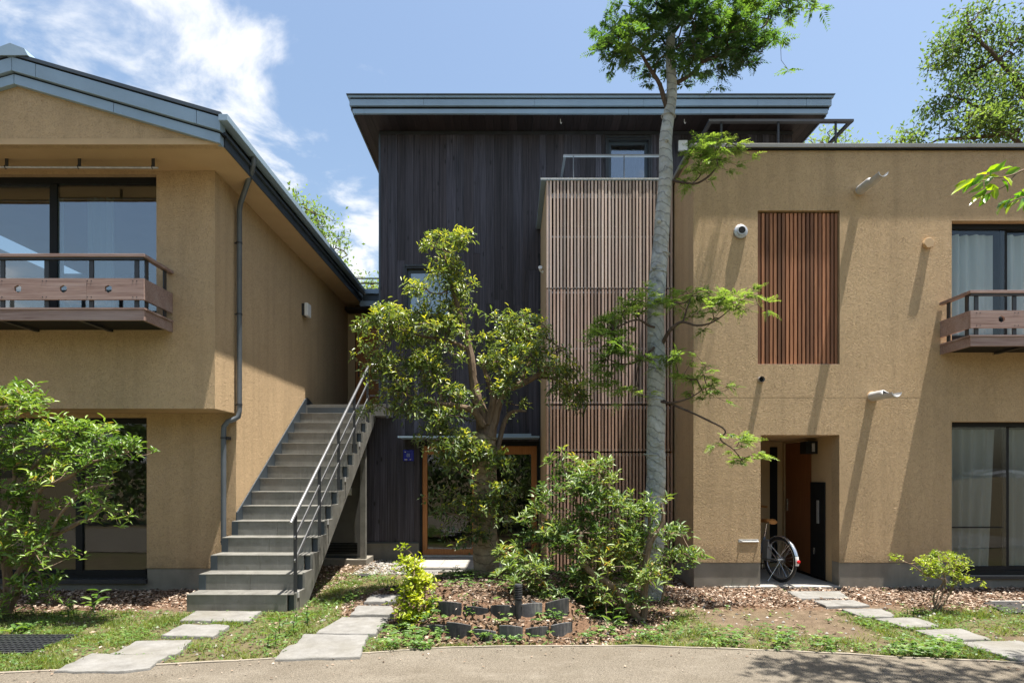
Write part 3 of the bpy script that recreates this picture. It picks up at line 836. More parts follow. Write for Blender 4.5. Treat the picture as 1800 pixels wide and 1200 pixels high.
# link block at the head of the stair
lk = thing('entrance_link', (-3.0, 13.2, 2.757), 'recessed link between the two houses with flat roof above an orange door', 'building')
wall_xz(XS, -2.385, 0, 5.2, 13.2, 13.3, [(-3.47, -2.55, 2.757, 5.05)]).build('wall', M['plaster'], lk)
dr = MB().box(-3.46, -2.56, 13.22, 13.26, 2.76, 5.04).build('door', M['door_wood'], lk)
MB().box(-3.47, -3.46, 13.21, 13.27, 2.76, 5.045).build('door_frame', M['black'], lk)
MB().box(-3.40, -3.38, 13.19, 13.22, 3.7, 4.0).build('handle', M['bar'], dr)
MB().box(-3.14, -2.39, 12.75, 14.2, 5.40, 5.50).build('roof_edge', M['metal_blue'], lk)
MB().box(-3.20, -2.39, 12.82, 14.2, 5.25, 5.399).build('roof', M['metal_dark'], lk)
MB().box(-3.26, -2.39, 12.78, 14.2, 5.14, 5.249).build('roof_fascia', M['metal_blue'], lk)
MB().box(-3.60, -2.40, 12.85, 13.19, 5.08, 5.139).build('soffit', M['soffit_wood'], lk)
for z in (5.86, 5.97):
    MB().box(-3.6, -2.40, 13.5, 13.53, z - 0.012, z + 0.012).build('rail', M['bar'], lk)
for x in (-3.55, -2.45): MB().box(x - 0.012, x + 0.012, 13.505, 13.525, 5.5, 5.848).build('rail_post', M['bar'], lk)

# ================================================================== STAIR
Y0S, TR, RS, Z0S = 6.63, 0.27, 0.183, 0.195
st = thing('steel_staircase', (-3.0, 6.63, 0), 'straight grey steel outdoor staircase with tube handrail climbing along ochre wall', 'staircase')
xl, xr = XS + 0.012, -2.50
NS = 15
for i in range(NS):
    y = Y0S + i * TR; z = Z0S + i * RS
    left = xl if i < 5 else xl + 0.016
    xm = (left + xr) / 2 + 0.03
    zb = z - RS + 0.0015 if i else -0.03
    if i == 0:
        MB().box(xl, xr, y + 0.006, y + 0.014, zb, z - 0.012).build('riser', M['steel'], st)
    else:
        for a, c in ((left, xm - 0.0015), (xm + 0.0015, xr)):
            MB().box(a, c, y + 0.006, y + 0.014, zb, z - 0.012).build('riser', M['steel'], st)
    if i < NS - 1:
        for a, c in ((left, xm - 0.0015), (xm + 0.0015, xr)):
            MB().box(a, c, y, y + TR + 0.004, z - 0.0115, z).build('tread', M['steel'], st, bevel=0.002)
    if i < 5:                                       # closed dark cheek on the free left end
        MB().box(xl - 0.004, xl + 0.075, y - 0.003 if i else y - 0.001, y + 0.005, zb, z - 0.012).build('cheek_plate', M['metal_dark'], st) if i else None
    # dark bracket plate between riser and right stringer
    MB().box(xr + 0.002, -2.432, y + 0.045, y + 0.055, zb, z - 0.012).build('bracket_plate', M['metal_dark'], st)
    if i < NS - 1:
        MB().box(xr + 0.001, -2.432, y + 0.02, y + TR + 0.03, z - 0.0115, z - 0.0005).build('bracket_plate', M['steel'], st)
# wall stringer (left) and saw-tooth stringer (right)
def nos(y): return Z0S + (y - Y0S) * RS / TR
yA, yB = Y0S + 4.4 * TR, Y0S + 14 * TR
MB().prism([(yA, nos(yA) - 0.25), (yB + 0.5, nos(yB) - 0.25), (yB + 0.5, nos(yB) + 0.02), (yB + 0.12, nos(yB) + 0.13), (yB, nos(yB) + 0.09), (yA + 0.02, nos(yA) + 0.035), (yA, nos(yA) + 0.035)], 'x', xl, xl + 0.014).build('stringer', M['metal_dark'], st)
poly = []
for i in range(NS):
    y = Y0S + i * TR; z = Z0S + i * RS
    poly += [(y + 0.03, z - RS + 0.01 if i else -0.05), (y + 0.03, z + 0.012)]
poly += [(Y0S + 14 * TR + 0.12, Z0S + 14 * RS + 0.012), (Y0S + 14 * TR + 0.12, Z0S + 13.2 * RS - 0.12)]
poly += [(Y0S + 0.32, -0.05)]
MB().prism(poly, 'x', -2.431, -2.405).build('stringer', M['steel'], st, bevel=0.002)
for k in range(4):                                   # joint straps on the stringer
    i = 1 + 3 * k if k else 0
    y = Y0S + i * TR + 0.055; z = Z0S + i * RS
    MB().box(-2.4045, -2.396, y, y + 0.05, z - 0.05, z + 0.02).build('joint_strap', M['galv'], st)
    MB().box(-2.4045, -2.4005, y + 0.055, y + 0.06, z - 0.30, z + 0.01).build('stringer_joint', M['black'], st)
# hand rail
hx = -2.43
r0, r1 = Vector((hx, 6.60, 1.02)), Vector((hx, 10.13, 3.375))
def railz(y, dz=0.0): return r0.z + (r1.z - r0.z) * (y - r0.y) / (r1.y - r0.y) + dz
MB().tube([r0 + Vector((0, -0.04, -0.03)), r0, r1, r1 + Vector((0.03, 0.08, 0.03)), (-2.15, 10.24, 3.41)], 0.021, 12).build('hand_rail', M['rail'], st, smooth=True)
for dz in (-0.26, -0.52):
    MB().bar((hx, 6.68, railz(6.68, dz)), (hx, 10.13, railz(10.13, dz)), 0.012, 0.032).build('guard_bar', M['rail'], st)
    MB().bar((hx + 0.01, 10.16, railz(10.16, dz)), (-2.15, 10.26, railz(10.16, dz) + 0.01), 0.012, 0.02).build('guard_bar', M['bar'], st)
for k in range(5):
    y = 6.70 + k * 0.835
    zb = max(0.0, nos(y) - 0.22)
    MB().box(hx - 0.019, hx + 0.019, y - 0.006, y + 0.006, zb, railz(y) - 0.015).build('post', M['bar'], st)
MB().box(-2.165, -2.135, 10.25, 10.28, 2.5, 3.40).build('post', M['bar'], st)
# landing and the cabinet below it
MB().box(XS + 0.10, -2.40, Y0S + 14 * TR + 0.016, 13.19, 2.69, Z0S + 14 * RS).build('landing', M['steel'], st)
MB().box(-2.399, -2.13, 10.34, 10.73, 2.55, 2.757).build('landing', M['steel'], st)
cbn = thing('steel_service_cabinet', (-3.05, 10.3, 0), 'dark steel service cabinet with vent grille in the shade under the stair', 'cabinet')
MB().box(XS + 0.10, -2.46, 10.06, 10.60, -0.1, 0.10).build('curb', M['concrete'], cbn)
MB().box(-2.572, -2.485, 10.12, 10.22, 0.101, 2.685).build('post', M['steel'], cbn)
MB().box(XS + 0.10, -2.58, 10.30, 10.34, 0.101, 2.685).build('panel', M['metal_dark'], cbn)
MB().box(-3.46, -2.60, 10.285, 10.299, 0.13, 2.0).build('door', plain('grey_steel_door', (0.12, 0.12, 0.115), 0.5, 0.3), cbn)
for k in range(7): MB().box(-3.20, -2.66, 10.272, 10.284, 0.18 + k * 0.027, 0.197 + k * 0.027).build('vent_slat', M['black'], cbn)
MB().box(-2.83, -2.76, 10.25, 10.284, 1.18, 1.30).build('lock_box', M['white'], cbn)

# ================================================================== DARK TIMBER HOUSE
YW = 10.75
dh = thing('charred_timber_house', (1.3, YW, 0), 'tall house clad in dark charred vertical boards under a flat slate roof', 'house')
XA, XB, ZT = -2.385, 5.04, 7.71
o_win = (WX(712, YW), WX(802, YW), 4.33, 5.27)
o_ter = (WX(1067, YW), WX(1143, YW), 5.6, 7.58)
o_door = (-1.66, 0.49, 0.05, 2.13)
ops = [o_win, o_ter, o_door]
wall_xz(XA, XB, 0.0, ZT, YW + 0.024, YW + 0.2, ops).build('wall', M['bar'], dh)
sh = MB(); sh.box(XA, XA + 0.15, YW + 0.2, 15.5, 0, ZT); sh.box(XB - 0.15, XB, YW + 0.2, 15.5, 0, ZT); sh.box(XA + 0.15, XB - 0.15, 14, 14.15, 0, ZT)
sh.box(XA + 0.15, XB - 0.15, YW + 0.2, 14, 2.5, 2.7); sh.box(XA + 0.15, XB - 0.15, YW + 0.2, 14, 5.4, 5.55)
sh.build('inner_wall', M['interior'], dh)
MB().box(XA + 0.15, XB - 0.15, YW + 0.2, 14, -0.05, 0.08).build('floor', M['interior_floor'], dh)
bx = [XA]
while bx[-1] < XB - 0.16:
    bx.append(bx[-1] + random.choice((0.105, 0.12, 0.12, 0.15, 0.17)))
bx[-1] = XB
for o in ops:
    for e in o[:2]:
        k = min(range(1, len(bx) - 1), key=lambda q: abs(bx[q] - e)); bx[k] = e
bx = sorted(bx)
for i in range(len(bx) - 1):
    a, c = bx[i], bx[i + 1]
    mid = (a + c) / 2
    if mid > 0.52 and mid < 2.4: z0 = 5.5
    elif mid > 2.4: z0 = 5.5
    else: z0 = 0.325
    cuts = sorted([(o[2], o[3]) for o in ops if o[0] < mid < o[1]])
    segs, z = [], z0
    for lo, hi in cuts:
        if lo - z > 0.05: segs.append((z, lo))
        z = max(z, hi)
    segs.append((z, ZT - 0.01))
    out = []
    for lo, hi in segs:
        if hi - lo > 3.4:
            j = lo + (hi - lo) * random.uniform(0.35, 0.7); out += [(lo, j - 0.001), (j + 0.001, hi)]
        else: out.append((lo, hi))
    for lo, hi in out:
        pr = random.uniform(0.0, 0.007)
        MB().box(a + 0.0018, c - 0.0018, YW - pr, YW + 0.0235, lo, hi).build('board', M['char'], dh)
# ground floor boards left of the landing post
x = -2.62
while x < XA - 0.02:
    x2 = min(x + 0.12, XA)
    MB().box(x + 0.0018, x2 - 0.0018, YW - random.uniform(0, 0.006), YW + 0.02, 0.325, 2.54).build('board', M['char'], dh); x = x2
MB().box(XA - 0.012, XA + 0.02, YW - 0.014, YW - 0.008, 2.76, ZT - 0.012).build('corner_trim', M['metal_dark'], dh)
MB().box(-2.62, -1.69, YW - 0.03, YW - 0.009, 0.300, 0.323).build('flashing', M['metal_dark'], dh)
MB().box(-2.62, -1.68, YW + 0.012, YW + 0.023, -0.1, 0.299).build('concrete_base', M['concrete'], dh)
# roof
XR0, XR1, YR = -2.735, 5.42, 10.24
n = 58
for k in range(n):
    a = XR0 + 0.03 + (XR1 - XR0 - 0.06) * k / n; c = XR0 + 0.03 + (XR1 - XR0 - 0.06) * (k + 1) / n
    MB().box(a + 0.0015, c - 0.0015, YR + 0.04, 15.6, ZT + random.uniform(0, 0.004), ZT + 0.02).build('soffit_board', M['soffit_wood'], dh)
MB().box(XR0 + 0.01, XR1 - 0.01, YR + 0.07, 15.7, ZT + 0.022, ZT + 0.26).build('roof', M['metal_dark'], dh)
MB().box(XA - 0.01, XB + 0.01, YW - 0.02, YW - 0.009, ZT - 0.07, ZT - 0.011).build('frieze_board', M['bar'], dh)
def fascia_run(z0, z1, y0, y1, ov, seams):
    e = [XR0 - ov] + sorted(seams) + [XR1 + ov]
    for a, c in zip(e[:-1], e[1:]):
        MB().box(a + (0.0015 if a > XR0 else 0), c - (0.0015 if c < XR1 else 0), y0, y1, z0, z1).build('fascia_panel', M['metal_blue'], dh, bevel=0.003)
zf = lambda py: WZ(py, YR)
fascia_run(zf(199.5), zf(191.5), YR, YR + 0.06, 0.0, [WX(640, YR), WX(1232, YR), 2.0])
fascia_run(zf(187.5), zf(176.6), YR - 0.03, YR + 0.06, 0.045, [WX(745, YR), WX(940, YR), WX(1131, YR), WX(1331, YR), WX(1416, YR)])
fascia_run(zf(173.8), zf(170.2), YR - 0.045, YR + 0.06, 0.075, [0.5, 3.2])
MB().box(XR0 - 0.02, XR1 + 0.02, YR + 0.012, YR + 0.06, zf(191.4), zf(187.6)).build('shadow_gap', M['black'], dh)
MB().box(XR0 - 0.05, XR1 + 0.05, YR + 0.0, YR + 0.06, zf(176.5), zf(173.9)).build('shadow_gap', M['black'], dh)
MB().box(XR0 - 0.09, XR1 + 0.09, YR - 0.065, 15.8, zf(170.1), zf(168.4)).build('roof_sheet', M['metal_dark'], dh)
for xa, xb in ((XR0, XR0 + 0.028), (XR1 - 0.028, XR1)):
    MB().box(xa, xb, YR + 0.061, 15.7, ZT - 0.01, ZT + 0.021).build('verge_trim', M['metal_dark'], dh)
for xa, xb in ((XR0 - 0.045, XR0 + 0.008), (XR1 - 0.008, XR1 + 0.045)):
    MB().box(xa, xb, YR + 0.061, 15.75, zf(189.5), zf(174.3)).build('verge_panel', M['metal_blue'], dh)
for px in (985, 1203, 1398):
    x = WX(px, 10.4)
    b = MB().tube([(x, 10.4, ZT + 0.004), (x, 10.4, ZT - 0.05), (x + 0.012, 10.4, ZT - 0.075), (x + 0.025, 10.4, ZT - 0.05)], 0.006, 6).build('hook', M['white'], dh)
# left window, with frame
def casement(op, frame_w, name):
    x0, x1, z0, z1 = op
    f = MB()
    f.box(x0 - 0.03, x1 + 0.03, YW - 0.03, YW - 0.009, z1, z1 + 0.035); f.box(x0 - 0.03, x1 + 0.03, YW - 0.03, YW - 0.009, z0 - 0.03, z0)
    f.box(x0 - 0.03, x0, YW - 0.03, YW - 0.009, z0, z1); f.box(x1, x1 + 0.03, YW - 0.03, YW - 0.009, z0, z1)
    f.box(x0, x0 + 0.03, YW - 0.009, YW + 0.12, z0, z1); f.box(x1 - 0.03, x1, YW - 0.009, YW + 0.12, z0, z1)
    f.box(x0 + 0.03, x1 - 0.03, YW - 0.009, YW + 0.12, z1 - 0.03, z1); f.box(x0 + 0.03, x1 - 0.03, YW - 0.009, YW + 0.12, z0, z0 + 0.03)
    w = f.build(name, M['bar'], dh)
    a = frame_w
    s = MB(); y0, y1 = YW + 0.06, YW + 0.10
    s.box(x0 + 0.031, x1 - 0.031, y0, y1, z1 - 0.03 - a, z1 - 0.031); s.box(x0 + 0.031, x1 - 0.031, y0, y1, z0 + 0.031, z0 + 0.03 + a)
    s.box(x0 + 0.031, x0 + 0.03 + a, y0, y1, z0 + 0.03 + a, z1 - 0.03 - a); s.box(x1 - 0.03 - a, x1 - 0.031, y0, y1, z0 + 0.03 + a, z1 - 0.03 - a)
    s.build('sash', M['metal_dark'], w)
    MB().box(x0 + 0.03 + a, x1 - 0.03 - a, YW + 0.078, YW + 0.084, z0 + 0.03 + a, z1 - 0.03 - a).build('pane', M['glass_mirror'], w)
    return w
casement(o_win, 0.06, 'window')
casement((o_ter[0], o_ter[1], 5.98, o_ter[3]), 0.055, 'terrace_door')
MB().box(o_win[0] + 0.05, o_win[1] - 0.05, YW + 0.25, YW + 0.26, o_win[2], o_win[3]).build('roller_blind', M['curtain'], dh)
# glazed timber entrance below
ed = MB()
dx0, dx1, dz0, dz1 = -1.62, 0.45, 0.085, 2.05
yd = YW + 0.06
ed.box(dx0, dx0 + 0.085, yd, yd + 0.08, dz0, dz1); ed.box(dx1 - 0.10, dx1, yd, yd + 0.08, dz0, dz1)
ed.box(dx0 + 0.085, dx1 - 0.10, yd, yd + 0.08, dz1 - 0.15, dz1); ed.box(dx0 + 0.085, dx1 - 0.10, yd, yd + 0.08, dz0, dz0 + 0.10)
ed.box(-0.72, -0.56, yd + 0.002, yd + 0.078, dz0 + 0.10, dz1 - 0.15)
de = ed.build('entrance_door', M['door_wood'], dh, bevel=0.003)
MB().box(dx0 + 0.085, -0.72, yd + 0.035, yd + 0.041, dz0 + 0.10, dz1 - 0.15).build('pane', M['glass'], de)
MB().box(-0.56, dx1 - 0.10, yd + 0.035, yd + 0.041, dz0 + 0.10, dz1 - 0.15).build('pane', M['glass'], de)
fb = MB(); fb.box(o_door[0], dx0, YW - 0.005, YW + 0.15, 0.05, o_door[3]); fb.box(dx1, o_door[1], YW - 0.005, YW + 0.15, 0.05, o_door[3]); fb.box(dx0, dx1, YW + 0.02, YW + 0.15, dz1, o_door[3])
fb.build('door_frame', M['black'], dh)
MB().box(dx0, dx1, YW - 0.01, YW + 0.14, 0.052, 0.083).build('threshold', M['galv'], dh)
cn = MB().box(WX(700, 10.3), 0.47, 10.25, YW - 0.01, 2.165, 2.195).build('canopy', M['metal_blue'], dh)
MB().box(-0.75, 0.33, 10.27, 10.30, 2.196, 2.235).build('canopy_gutter', M['metal_blue'], cn)
# blue plate beside the door
bs = thing('blue_wall_plate', (WX(718, YW), YW - 0.012, WZ(800, YW)), 'small square cobalt blue enamel plate on dark boards beside the entrance', 'sign')
cx_, cz_ = WX(718.5, YW), WZ(800, YW)
MB().box(cx_ - 0.095, cx_ + 0.095, YW - 0.03, YW - 0.0095, cz_ - 0.10, cz_ + 0.10).build('plate', M['blue'], bs, bevel=0.006)
gl = MB()
for k in (-1, 0, 1): gl.box(cx_ - 0.003 + k * 0.022 - 0.005, cx_ - 0.003 + k * 0.022 + 0.005, YW - 0.033, YW - 0.0305, cz_ - 0.028, cz_ + 0.034)
for k in (-1, 0, 1): gl.box(cx_ - 0.032, cx_ + 0.026, YW - 0.0355, YW - 0.0335, cz_ + k * 0.024 - 0.003, cz_ + k * 0.024 + 0.005)
gl.build('mark', plain('pale_blue_print', (0.30, 0.36, 0.62), 0.4), bs)
tm = MB()
for a, b_, z in ((-0.07, -0.045, 0.055), (-0.07, -0.02, -0.082), (0.025, 0.045, -0.078)): tm.box(cx_ + a, cx_ + b_, YW - 0.0332, YW - 0.0305, cz_ + z, cz_ + z + 0.012)
tm.build('small_print', M['white'], bs)
# porch slab with tiles
pb = MB().box(-1.72, 0.50, 9.50, YW - 0.012, -0.1, 0.045)
porch = tag(pb.build('porch_slab', M['slab']), 'low pale concrete porch slab before the glazed entrance', kind='structure')
WL[porch.name] = Vector((0, 0, 0))
for i in range(4):
    for j in range(2):
        MB().box(-1.71 + i * 0.55, -1.71 + (i + 1) * 0.55 - 0.006, 9.52 + j * 0.6, 9.52 + (j + 1) * 0.6 - 0.006, 0.0455, 0.053).build('tile', M['slab'], porch)
MB().box(-1.75, 0.40, 9.30, 9.495, -0.1, 0.02).build('step_edge', M['stone'], porch)

# ---- projecting bay with slatted screen
bay = thing('stair_bay', (1.47, 9.0, 0), 'narrow ochre bay with thin flat roof projecting from the dark timber house', 'bay')
SX0, SX1, SY = 0.514, 2.43, 9.0
MB().box(SX0, SX0 + 0.07, SY + 0.05, YW - 0.012, 0, 5.93).build('side_wall', M['plaster'], bay)
MB().box(SX0 - 0.08, SX1, SY - 0.03, YW - 0.012, 5.945, 5.976).build('roof', M['metal_blue'], bay)
MB().box(SX0 - 0.085, SX1, SY - 0.034, SY - 0.0305, 5.955, 5.979).build('roof_trim', M['galv'], bay)
MB().box(SX0 + 0.071, SX1 - 0.02, SY + 0.5, YW - 0.013, 2.55, 2.70).build('floor', M['interior_floor'], bay)
MB().box(SX0 + 0.071, SX1 - 0.02, 10.55, YW - 0.014, 0, 5.9).build('back_panel', M['soffit_wood'], bay)
MB().box(SX1 - 0.018, SX1 - 0.004, SY + 0.06, YW - 0.014, 0, 5.93).build('side_panel', M['red_slat'], bay)
sc_ = thing('slatted_timber_screen', (1.47, SY, 0), 'tall screen of weathered cedar slats on steel bars, three storeys high', 'screen')
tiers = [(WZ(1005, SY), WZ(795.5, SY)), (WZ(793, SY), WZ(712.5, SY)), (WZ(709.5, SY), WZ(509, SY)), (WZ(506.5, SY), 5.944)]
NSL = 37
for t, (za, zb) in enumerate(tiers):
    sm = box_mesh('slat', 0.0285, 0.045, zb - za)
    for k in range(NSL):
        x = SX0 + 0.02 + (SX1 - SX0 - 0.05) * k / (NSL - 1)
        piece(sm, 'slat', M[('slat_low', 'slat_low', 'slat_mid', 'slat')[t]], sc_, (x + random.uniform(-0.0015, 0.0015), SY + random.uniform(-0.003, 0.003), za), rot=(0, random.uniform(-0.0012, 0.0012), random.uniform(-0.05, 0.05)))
for py, h in ((343, 0.035), (415, 0.012), (505, 0.012), (513, 0.014), (612, 0.012), (707, 0.014), (716, 0.02), (790, 0.012), (799, 0.016), (900, 0.012)):
    z = WZ(py, SY)
    MB().box(SX0 + 0.075, SX1 - 0.02, SY + 0.0265, SY + 0.036, z - h, z + h).build('steel_bar', M['galv'], sc_)
for px, w in ((966, 0.022), (1078, 0.016), (1165, 0.016)):
    x = WX(px, SY)
    MB().box(x - w, x + w, SY + 0.037, SY + 0.075, 0.0, 5.94).build('steel_post', M['galv'], sc_)
# terrace railing on the bay roof
tr = thing('terrace_railing', (1.5, 9.1, 5.98), 'low pale metal railing on top of the slatted bay', 'railing')
zt = WZ(274, 9.1); xt0 = WX(990, 9.1)
MB().bar((xt0, 9.1, zt), (2.42, 9.1, zt), 0.045, 0.022).build('rail', M['rail'], tr)
MB().bar((xt0 + 0.025, 9.126, zt), (xt0 + 0.025, YW - 0.02, zt), 0.04, 0.02).build('rail', M['bar'], tr)
for px in (1008, 1097, 1168):
    x = WX(px, 9.1); MB().box(x - 0.006, x + 0.006, 9.09, 9.11, 5.977, zt - 0.012).build('post', M['rail'], tr)
# small light above terrace and fixture on bay side
tl = thing('terrace_lamp', (WX(1198, YW), YW, WZ(260, YW)), 'small square white lamp on dark boards under the roof', 'lamp')
x = WX(1198, YW); z = WZ(260.5, YW)
MB().box(x - 0.07, x + 0.07, YW - 0.05, YW - 0.0095, z - 0.08, z + 0.08).build('housing', M['bar'], tl)
MB().box(x - 0.08, x + 0.08, YW - 0.10, YW - 0.051, z - 0.09, z + 0.09).build('diffuser', M['white'], tl, bevel=0.006)
yl = 9.75; zl = WZ(475, yl)
sl = thing('spot_lamp', (SX0, yl, zl), 'small white spot lamp on the narrow ochre side of the bay', 'lamp')
MB().cyl((SX0 - 0.001, yl, zl - 0.03), (SX0 - 0.03, yl, zl - 0.03), 0.025, 12).build('base', M['white'], sl)
MB().tube([(SX0 - 0.03, yl, zl - 0.03), (SX0 - 0.05, yl, zl), (SX0 - 0.055, yl - 0.06, zl + 0.03)], [0.012, 0.02, 0.035], 12).build('head', M['white'], sl, smooth=True)

# ================================================================== RIGHT HOUSE
YF, XC, ZC = 8.05, 2.445, 5.90
rh = thing('flat_roofed_house', (6.0, YF, 0), 'ochre stucco house with flat roof, slatted window, balcony and recessed entry', 'house')
W_ = lambda a, b, c, d: (WX(a, YF), WX(b, YF), WZ(d, YF), WZ(c, YF))
o_sl = W_(1332, 1476, 370, 640)
o_en = (WX(1337, YF), WX(1475.5, YF), 0.0, WZ(764, YF))
o_uw = (WX(1673, YF), 8.4, 3.29, WZ(388, YF))
o_lw = (WX(1673, YF), 8.4, 0.16, WZ(741, YF))
wall_xz(XC + 0.2, 10.5, 0.345, ZC, YF, YF + 0.2, [o_sl, o_en, o_uw, o_lw]).build('front_wall', M['stucco'], rh)
MB().box(XC, XC + 0.2, YF, 10.74, 0.345, ZC).build('return_wall', M['stucco'], rh)
wall_xz(XC + 0.012, 10.5, -0.2, 0.343, YF + 0.012, YF + 0.19, [(o_en[0], o_en[1], -1, 1), (o_lw[0], o_lw[1], 0.16, 1)]).build('concrete_base', M['concrete'], rh)
MB().box(XC + 0.012, XC + 0.19, YF + 0.19, 10.7, -0.2, 0.343).build('concrete_base', M['concrete'], rh)
cp_seam = WX(1446, YF)
for a, c in ((XC - 0.055, cp_seam), (cp_seam, 10.5)):
    MB().box(a + 0.001, c - 0.001, YF - 0.055, YF + 0.30, ZC + 0.006, ZC + 0.058).build('coping', M['coping'], rh, bevel=0.003)
MB().box(XC - 0.055, XC + 0.30, YF + 0.301, 10.73, ZC + 0.006, ZC + 0.058).build('coping', M['coping'], rh)
MB().box(XC - 0.035, 10.5, YF - 0.035, YF + 0.25, ZC - 0.012, ZC + 0.0055).build('coping_drip', M['black'], rh)
sh = MB(); sh.box(10.3, 10.5, YF + 0.2, 15, 0, ZC); sh.box(XC + 0.2, 10.3, 14.8, 15, 0, ZC); sh.box(XC + 0.2, 10.3, YF + 0.2, 14.8, 5.45, 5.6)
sh.box(4.8, 10.3, 11.5, 11.6, 0, 5.44); sh.box(5.0, 5.1, YF + 0.2, 11.5, 0, 5.44)
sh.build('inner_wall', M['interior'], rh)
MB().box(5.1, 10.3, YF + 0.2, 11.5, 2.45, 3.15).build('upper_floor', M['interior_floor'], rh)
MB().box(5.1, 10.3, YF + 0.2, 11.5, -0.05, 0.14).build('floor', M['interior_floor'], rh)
# slatted window
x0, x1, z0, z1 = o_sl
wb = MB().box(x0 - 0.02, x1 + 0.02, YF + 0.201, YF + 0.215, z0 - 0.02, z1 + 0.02).build('slatted_window', plain('dark_backing', (0.035, 0.022, 0.016), 0.8), rh)
rm = box_mesh('slat', 0.036, 0.05, z1 - z0 - 0.03)
for k in range(20):
    x = x0 + 0.03 + (x1 - x0 - 0.06) * k / 19
    piece(rm, 'slat', M['red_slat'], wb, (x, YF + 0.055 + random.uniform(-0.002, 0.002), z0 + 0.006))
for z in (z0 + 0.45, z1 - 0.45): MB().box(x0 + 0.002, x1 - 0.002, YF + 0.082, YF + 0.11, z - 0.02, z + 0.02).build('batten', M['red_slat'], wb)
MB().box(x0 + 0.001, x1 - 0.001, YF + 0.004, YF + 0.12, z0 + 0.0005, z0 + 0.005).build('sill', M['balcony'], wb)
# windows and curtains
sliding_window(rh, *o_uw, YF + 0.10, [WX(1780, YF)], 0.07, 'glass')
sliding_window(rh, *o_lw, YF + 0.09, [WX(1782, YF)], 0.06, 'glass')
MB().box(o_lw[0], o_lw[1], YF - 0.02, YF + 0.085, 0.125, 0.158).build('window_sill', M['bar'], rh)
curtain(rh, o_uw[0] + 0.02, o_uw[0] + 0.72, 3.2, 4.83, YF + 0.20, 0.03, 6, seed=1.0)
curtain(rh, o_uw[0] + 0.86, o_uw[0] + 2.3, 3.2, 4.83, YF + 0.22, 0.03, 9, seed=2.0)
curtain(rh, o_lw[0] + 0.02, o_lw[0] + 0.74, 0.2, 2.15, YF + 0.20, 0.03, 5, gather=0.12, seed=0.4, mat='curtain_grey')
curtain(rh, o_lw[0] + 0.88, o_lw[0] + 2.3, 0.2, 2.15, YF + 0.22, 0.03, 9, seed=2.4, mat='curtain_grey')
MB().box(o_lw[0] + 0.01, o_lw[0] + 0.78, YF + 0.104, YF + 0.112, 0.80, 0.818).build('window_bar', M['black'], rh)
stk = thing('window_sticker', (o_uw[0] + 0.05, YF + 0.1, 4.85), 'tiny red and white sticker in the upper window corner', 'sticker')
MB().box(o_uw[0] + 0.045, o_uw[0] + 0.085, YF + 0.126, YF + 0.1285, 4.815, 4.848).build('red_field', M['red'], stk)
MB().box(o_uw[0] + 0.045, o_uw[0] + 0.085, YF + 0.126, YF + 0.1285, 4.80, 4.814).build('white_field', M['white'], stk)
yfr = 7.51
balcony(rh, 5.765, 9.0, YF, yfr, 3.28, 3.14, 3.37, 3.59, 3.84,
        [WX(p, yfr) for p in (1720, 1787, 1855, 1920)], [WX(p, yfr) for p in (1761, 1830, 1900)], [WX(1850, yfr)], -1)
# plaster joint, recess behind the entry
MB().box(XC + 0.001, 10.4, YF - 0.0007, YF + 0.001, WZ(698, YF), WZ(697.4, YF)).build('render_joint', M['plaster'], rh)
ex0, ex1, ez = o_en[0], o_en[1], o_en[3]
YB = 9.75
wl_ = MB(); wl_.box(2.75, 2.85, YF + 0.2, YB, 0, ez); wl_.box(2.75, ex1 + 0.1, YB, YB + 0.1, 0, ez); wl_.box(2.75, 5.0, YF + 0.201, YB + 0.1, ez, ez + 0.1)
wl_.build('recess_wall', M['plaster'], rh)
wall_yz(YF + 0.2, YB, 0.05, ez, ex1, ex1 + 0.1, [(8.80, 9.68, 0.05, 2.03)]).build('recess_side_wall', M['plaster'], rh)
MB().box(ex1 + 0.001, ex1 + 0.1, YF + 0.19, 8.37, -0.05, 0.049).build('recess_plinth', M['concrete'], rh)
d2 = MB().box(ex1 + 0.015, ex1 + 0.055, 8.81, 9.67, 0.06, 2.025).build('entry_door', M['door_dark'], rh)
MB().box(ex1 - 0.005, ex1 + 0.014, 9.58, 9.60, 0.95, 1.15).build('handle', M['chrome'], d2)
bxm = MB().box(ex1 - 0.022, ex1 - 0.001, 8.40, 8.79, 0.055, 1.42).build('meter_panel', M['black'], rh)
MB().box(ex1 - 0.030, ex1 - 0.0225, 8.54, 8.60, 0.83, 1.16).build('slot', M['vent_metal'], bxm)
MB().box(ex1 - 0.030, ex1 - 0.0225, 8.66, 8.69, 0.38, 0.47).build('latch', M['chrome'], bxm)
MB().box(WX(1353, YB), WX(1366, YB), YB - 0.012, YB - 0.001, 0.1, 1.98).build('slit_window', M['black'], rh)
sb = tag(MB().box(2.86, ex1 - 0.003, YF - 0.06, YB - 0.002, -0.1, 0.028).build('entry_slab', M['slab']), 'grey concrete floor slab of the recessed entry', kind='structure')
eb = thing('entry_lamp', (ex1, 8.5, 1.9), 'black box lamp high on the wall inside the entry', 'lamp')
MB().box(ex1 - 0.17, ex1 - 0.001, 8.62, 8.80, 1.83, 2.01).build('housing', M['black'], eb)
MB().box(ex1 - 0.085, ex1 - 0.045, 8.612, 8.619, 1.86, 1.98).build('lens', M['vent_metal'], eb)

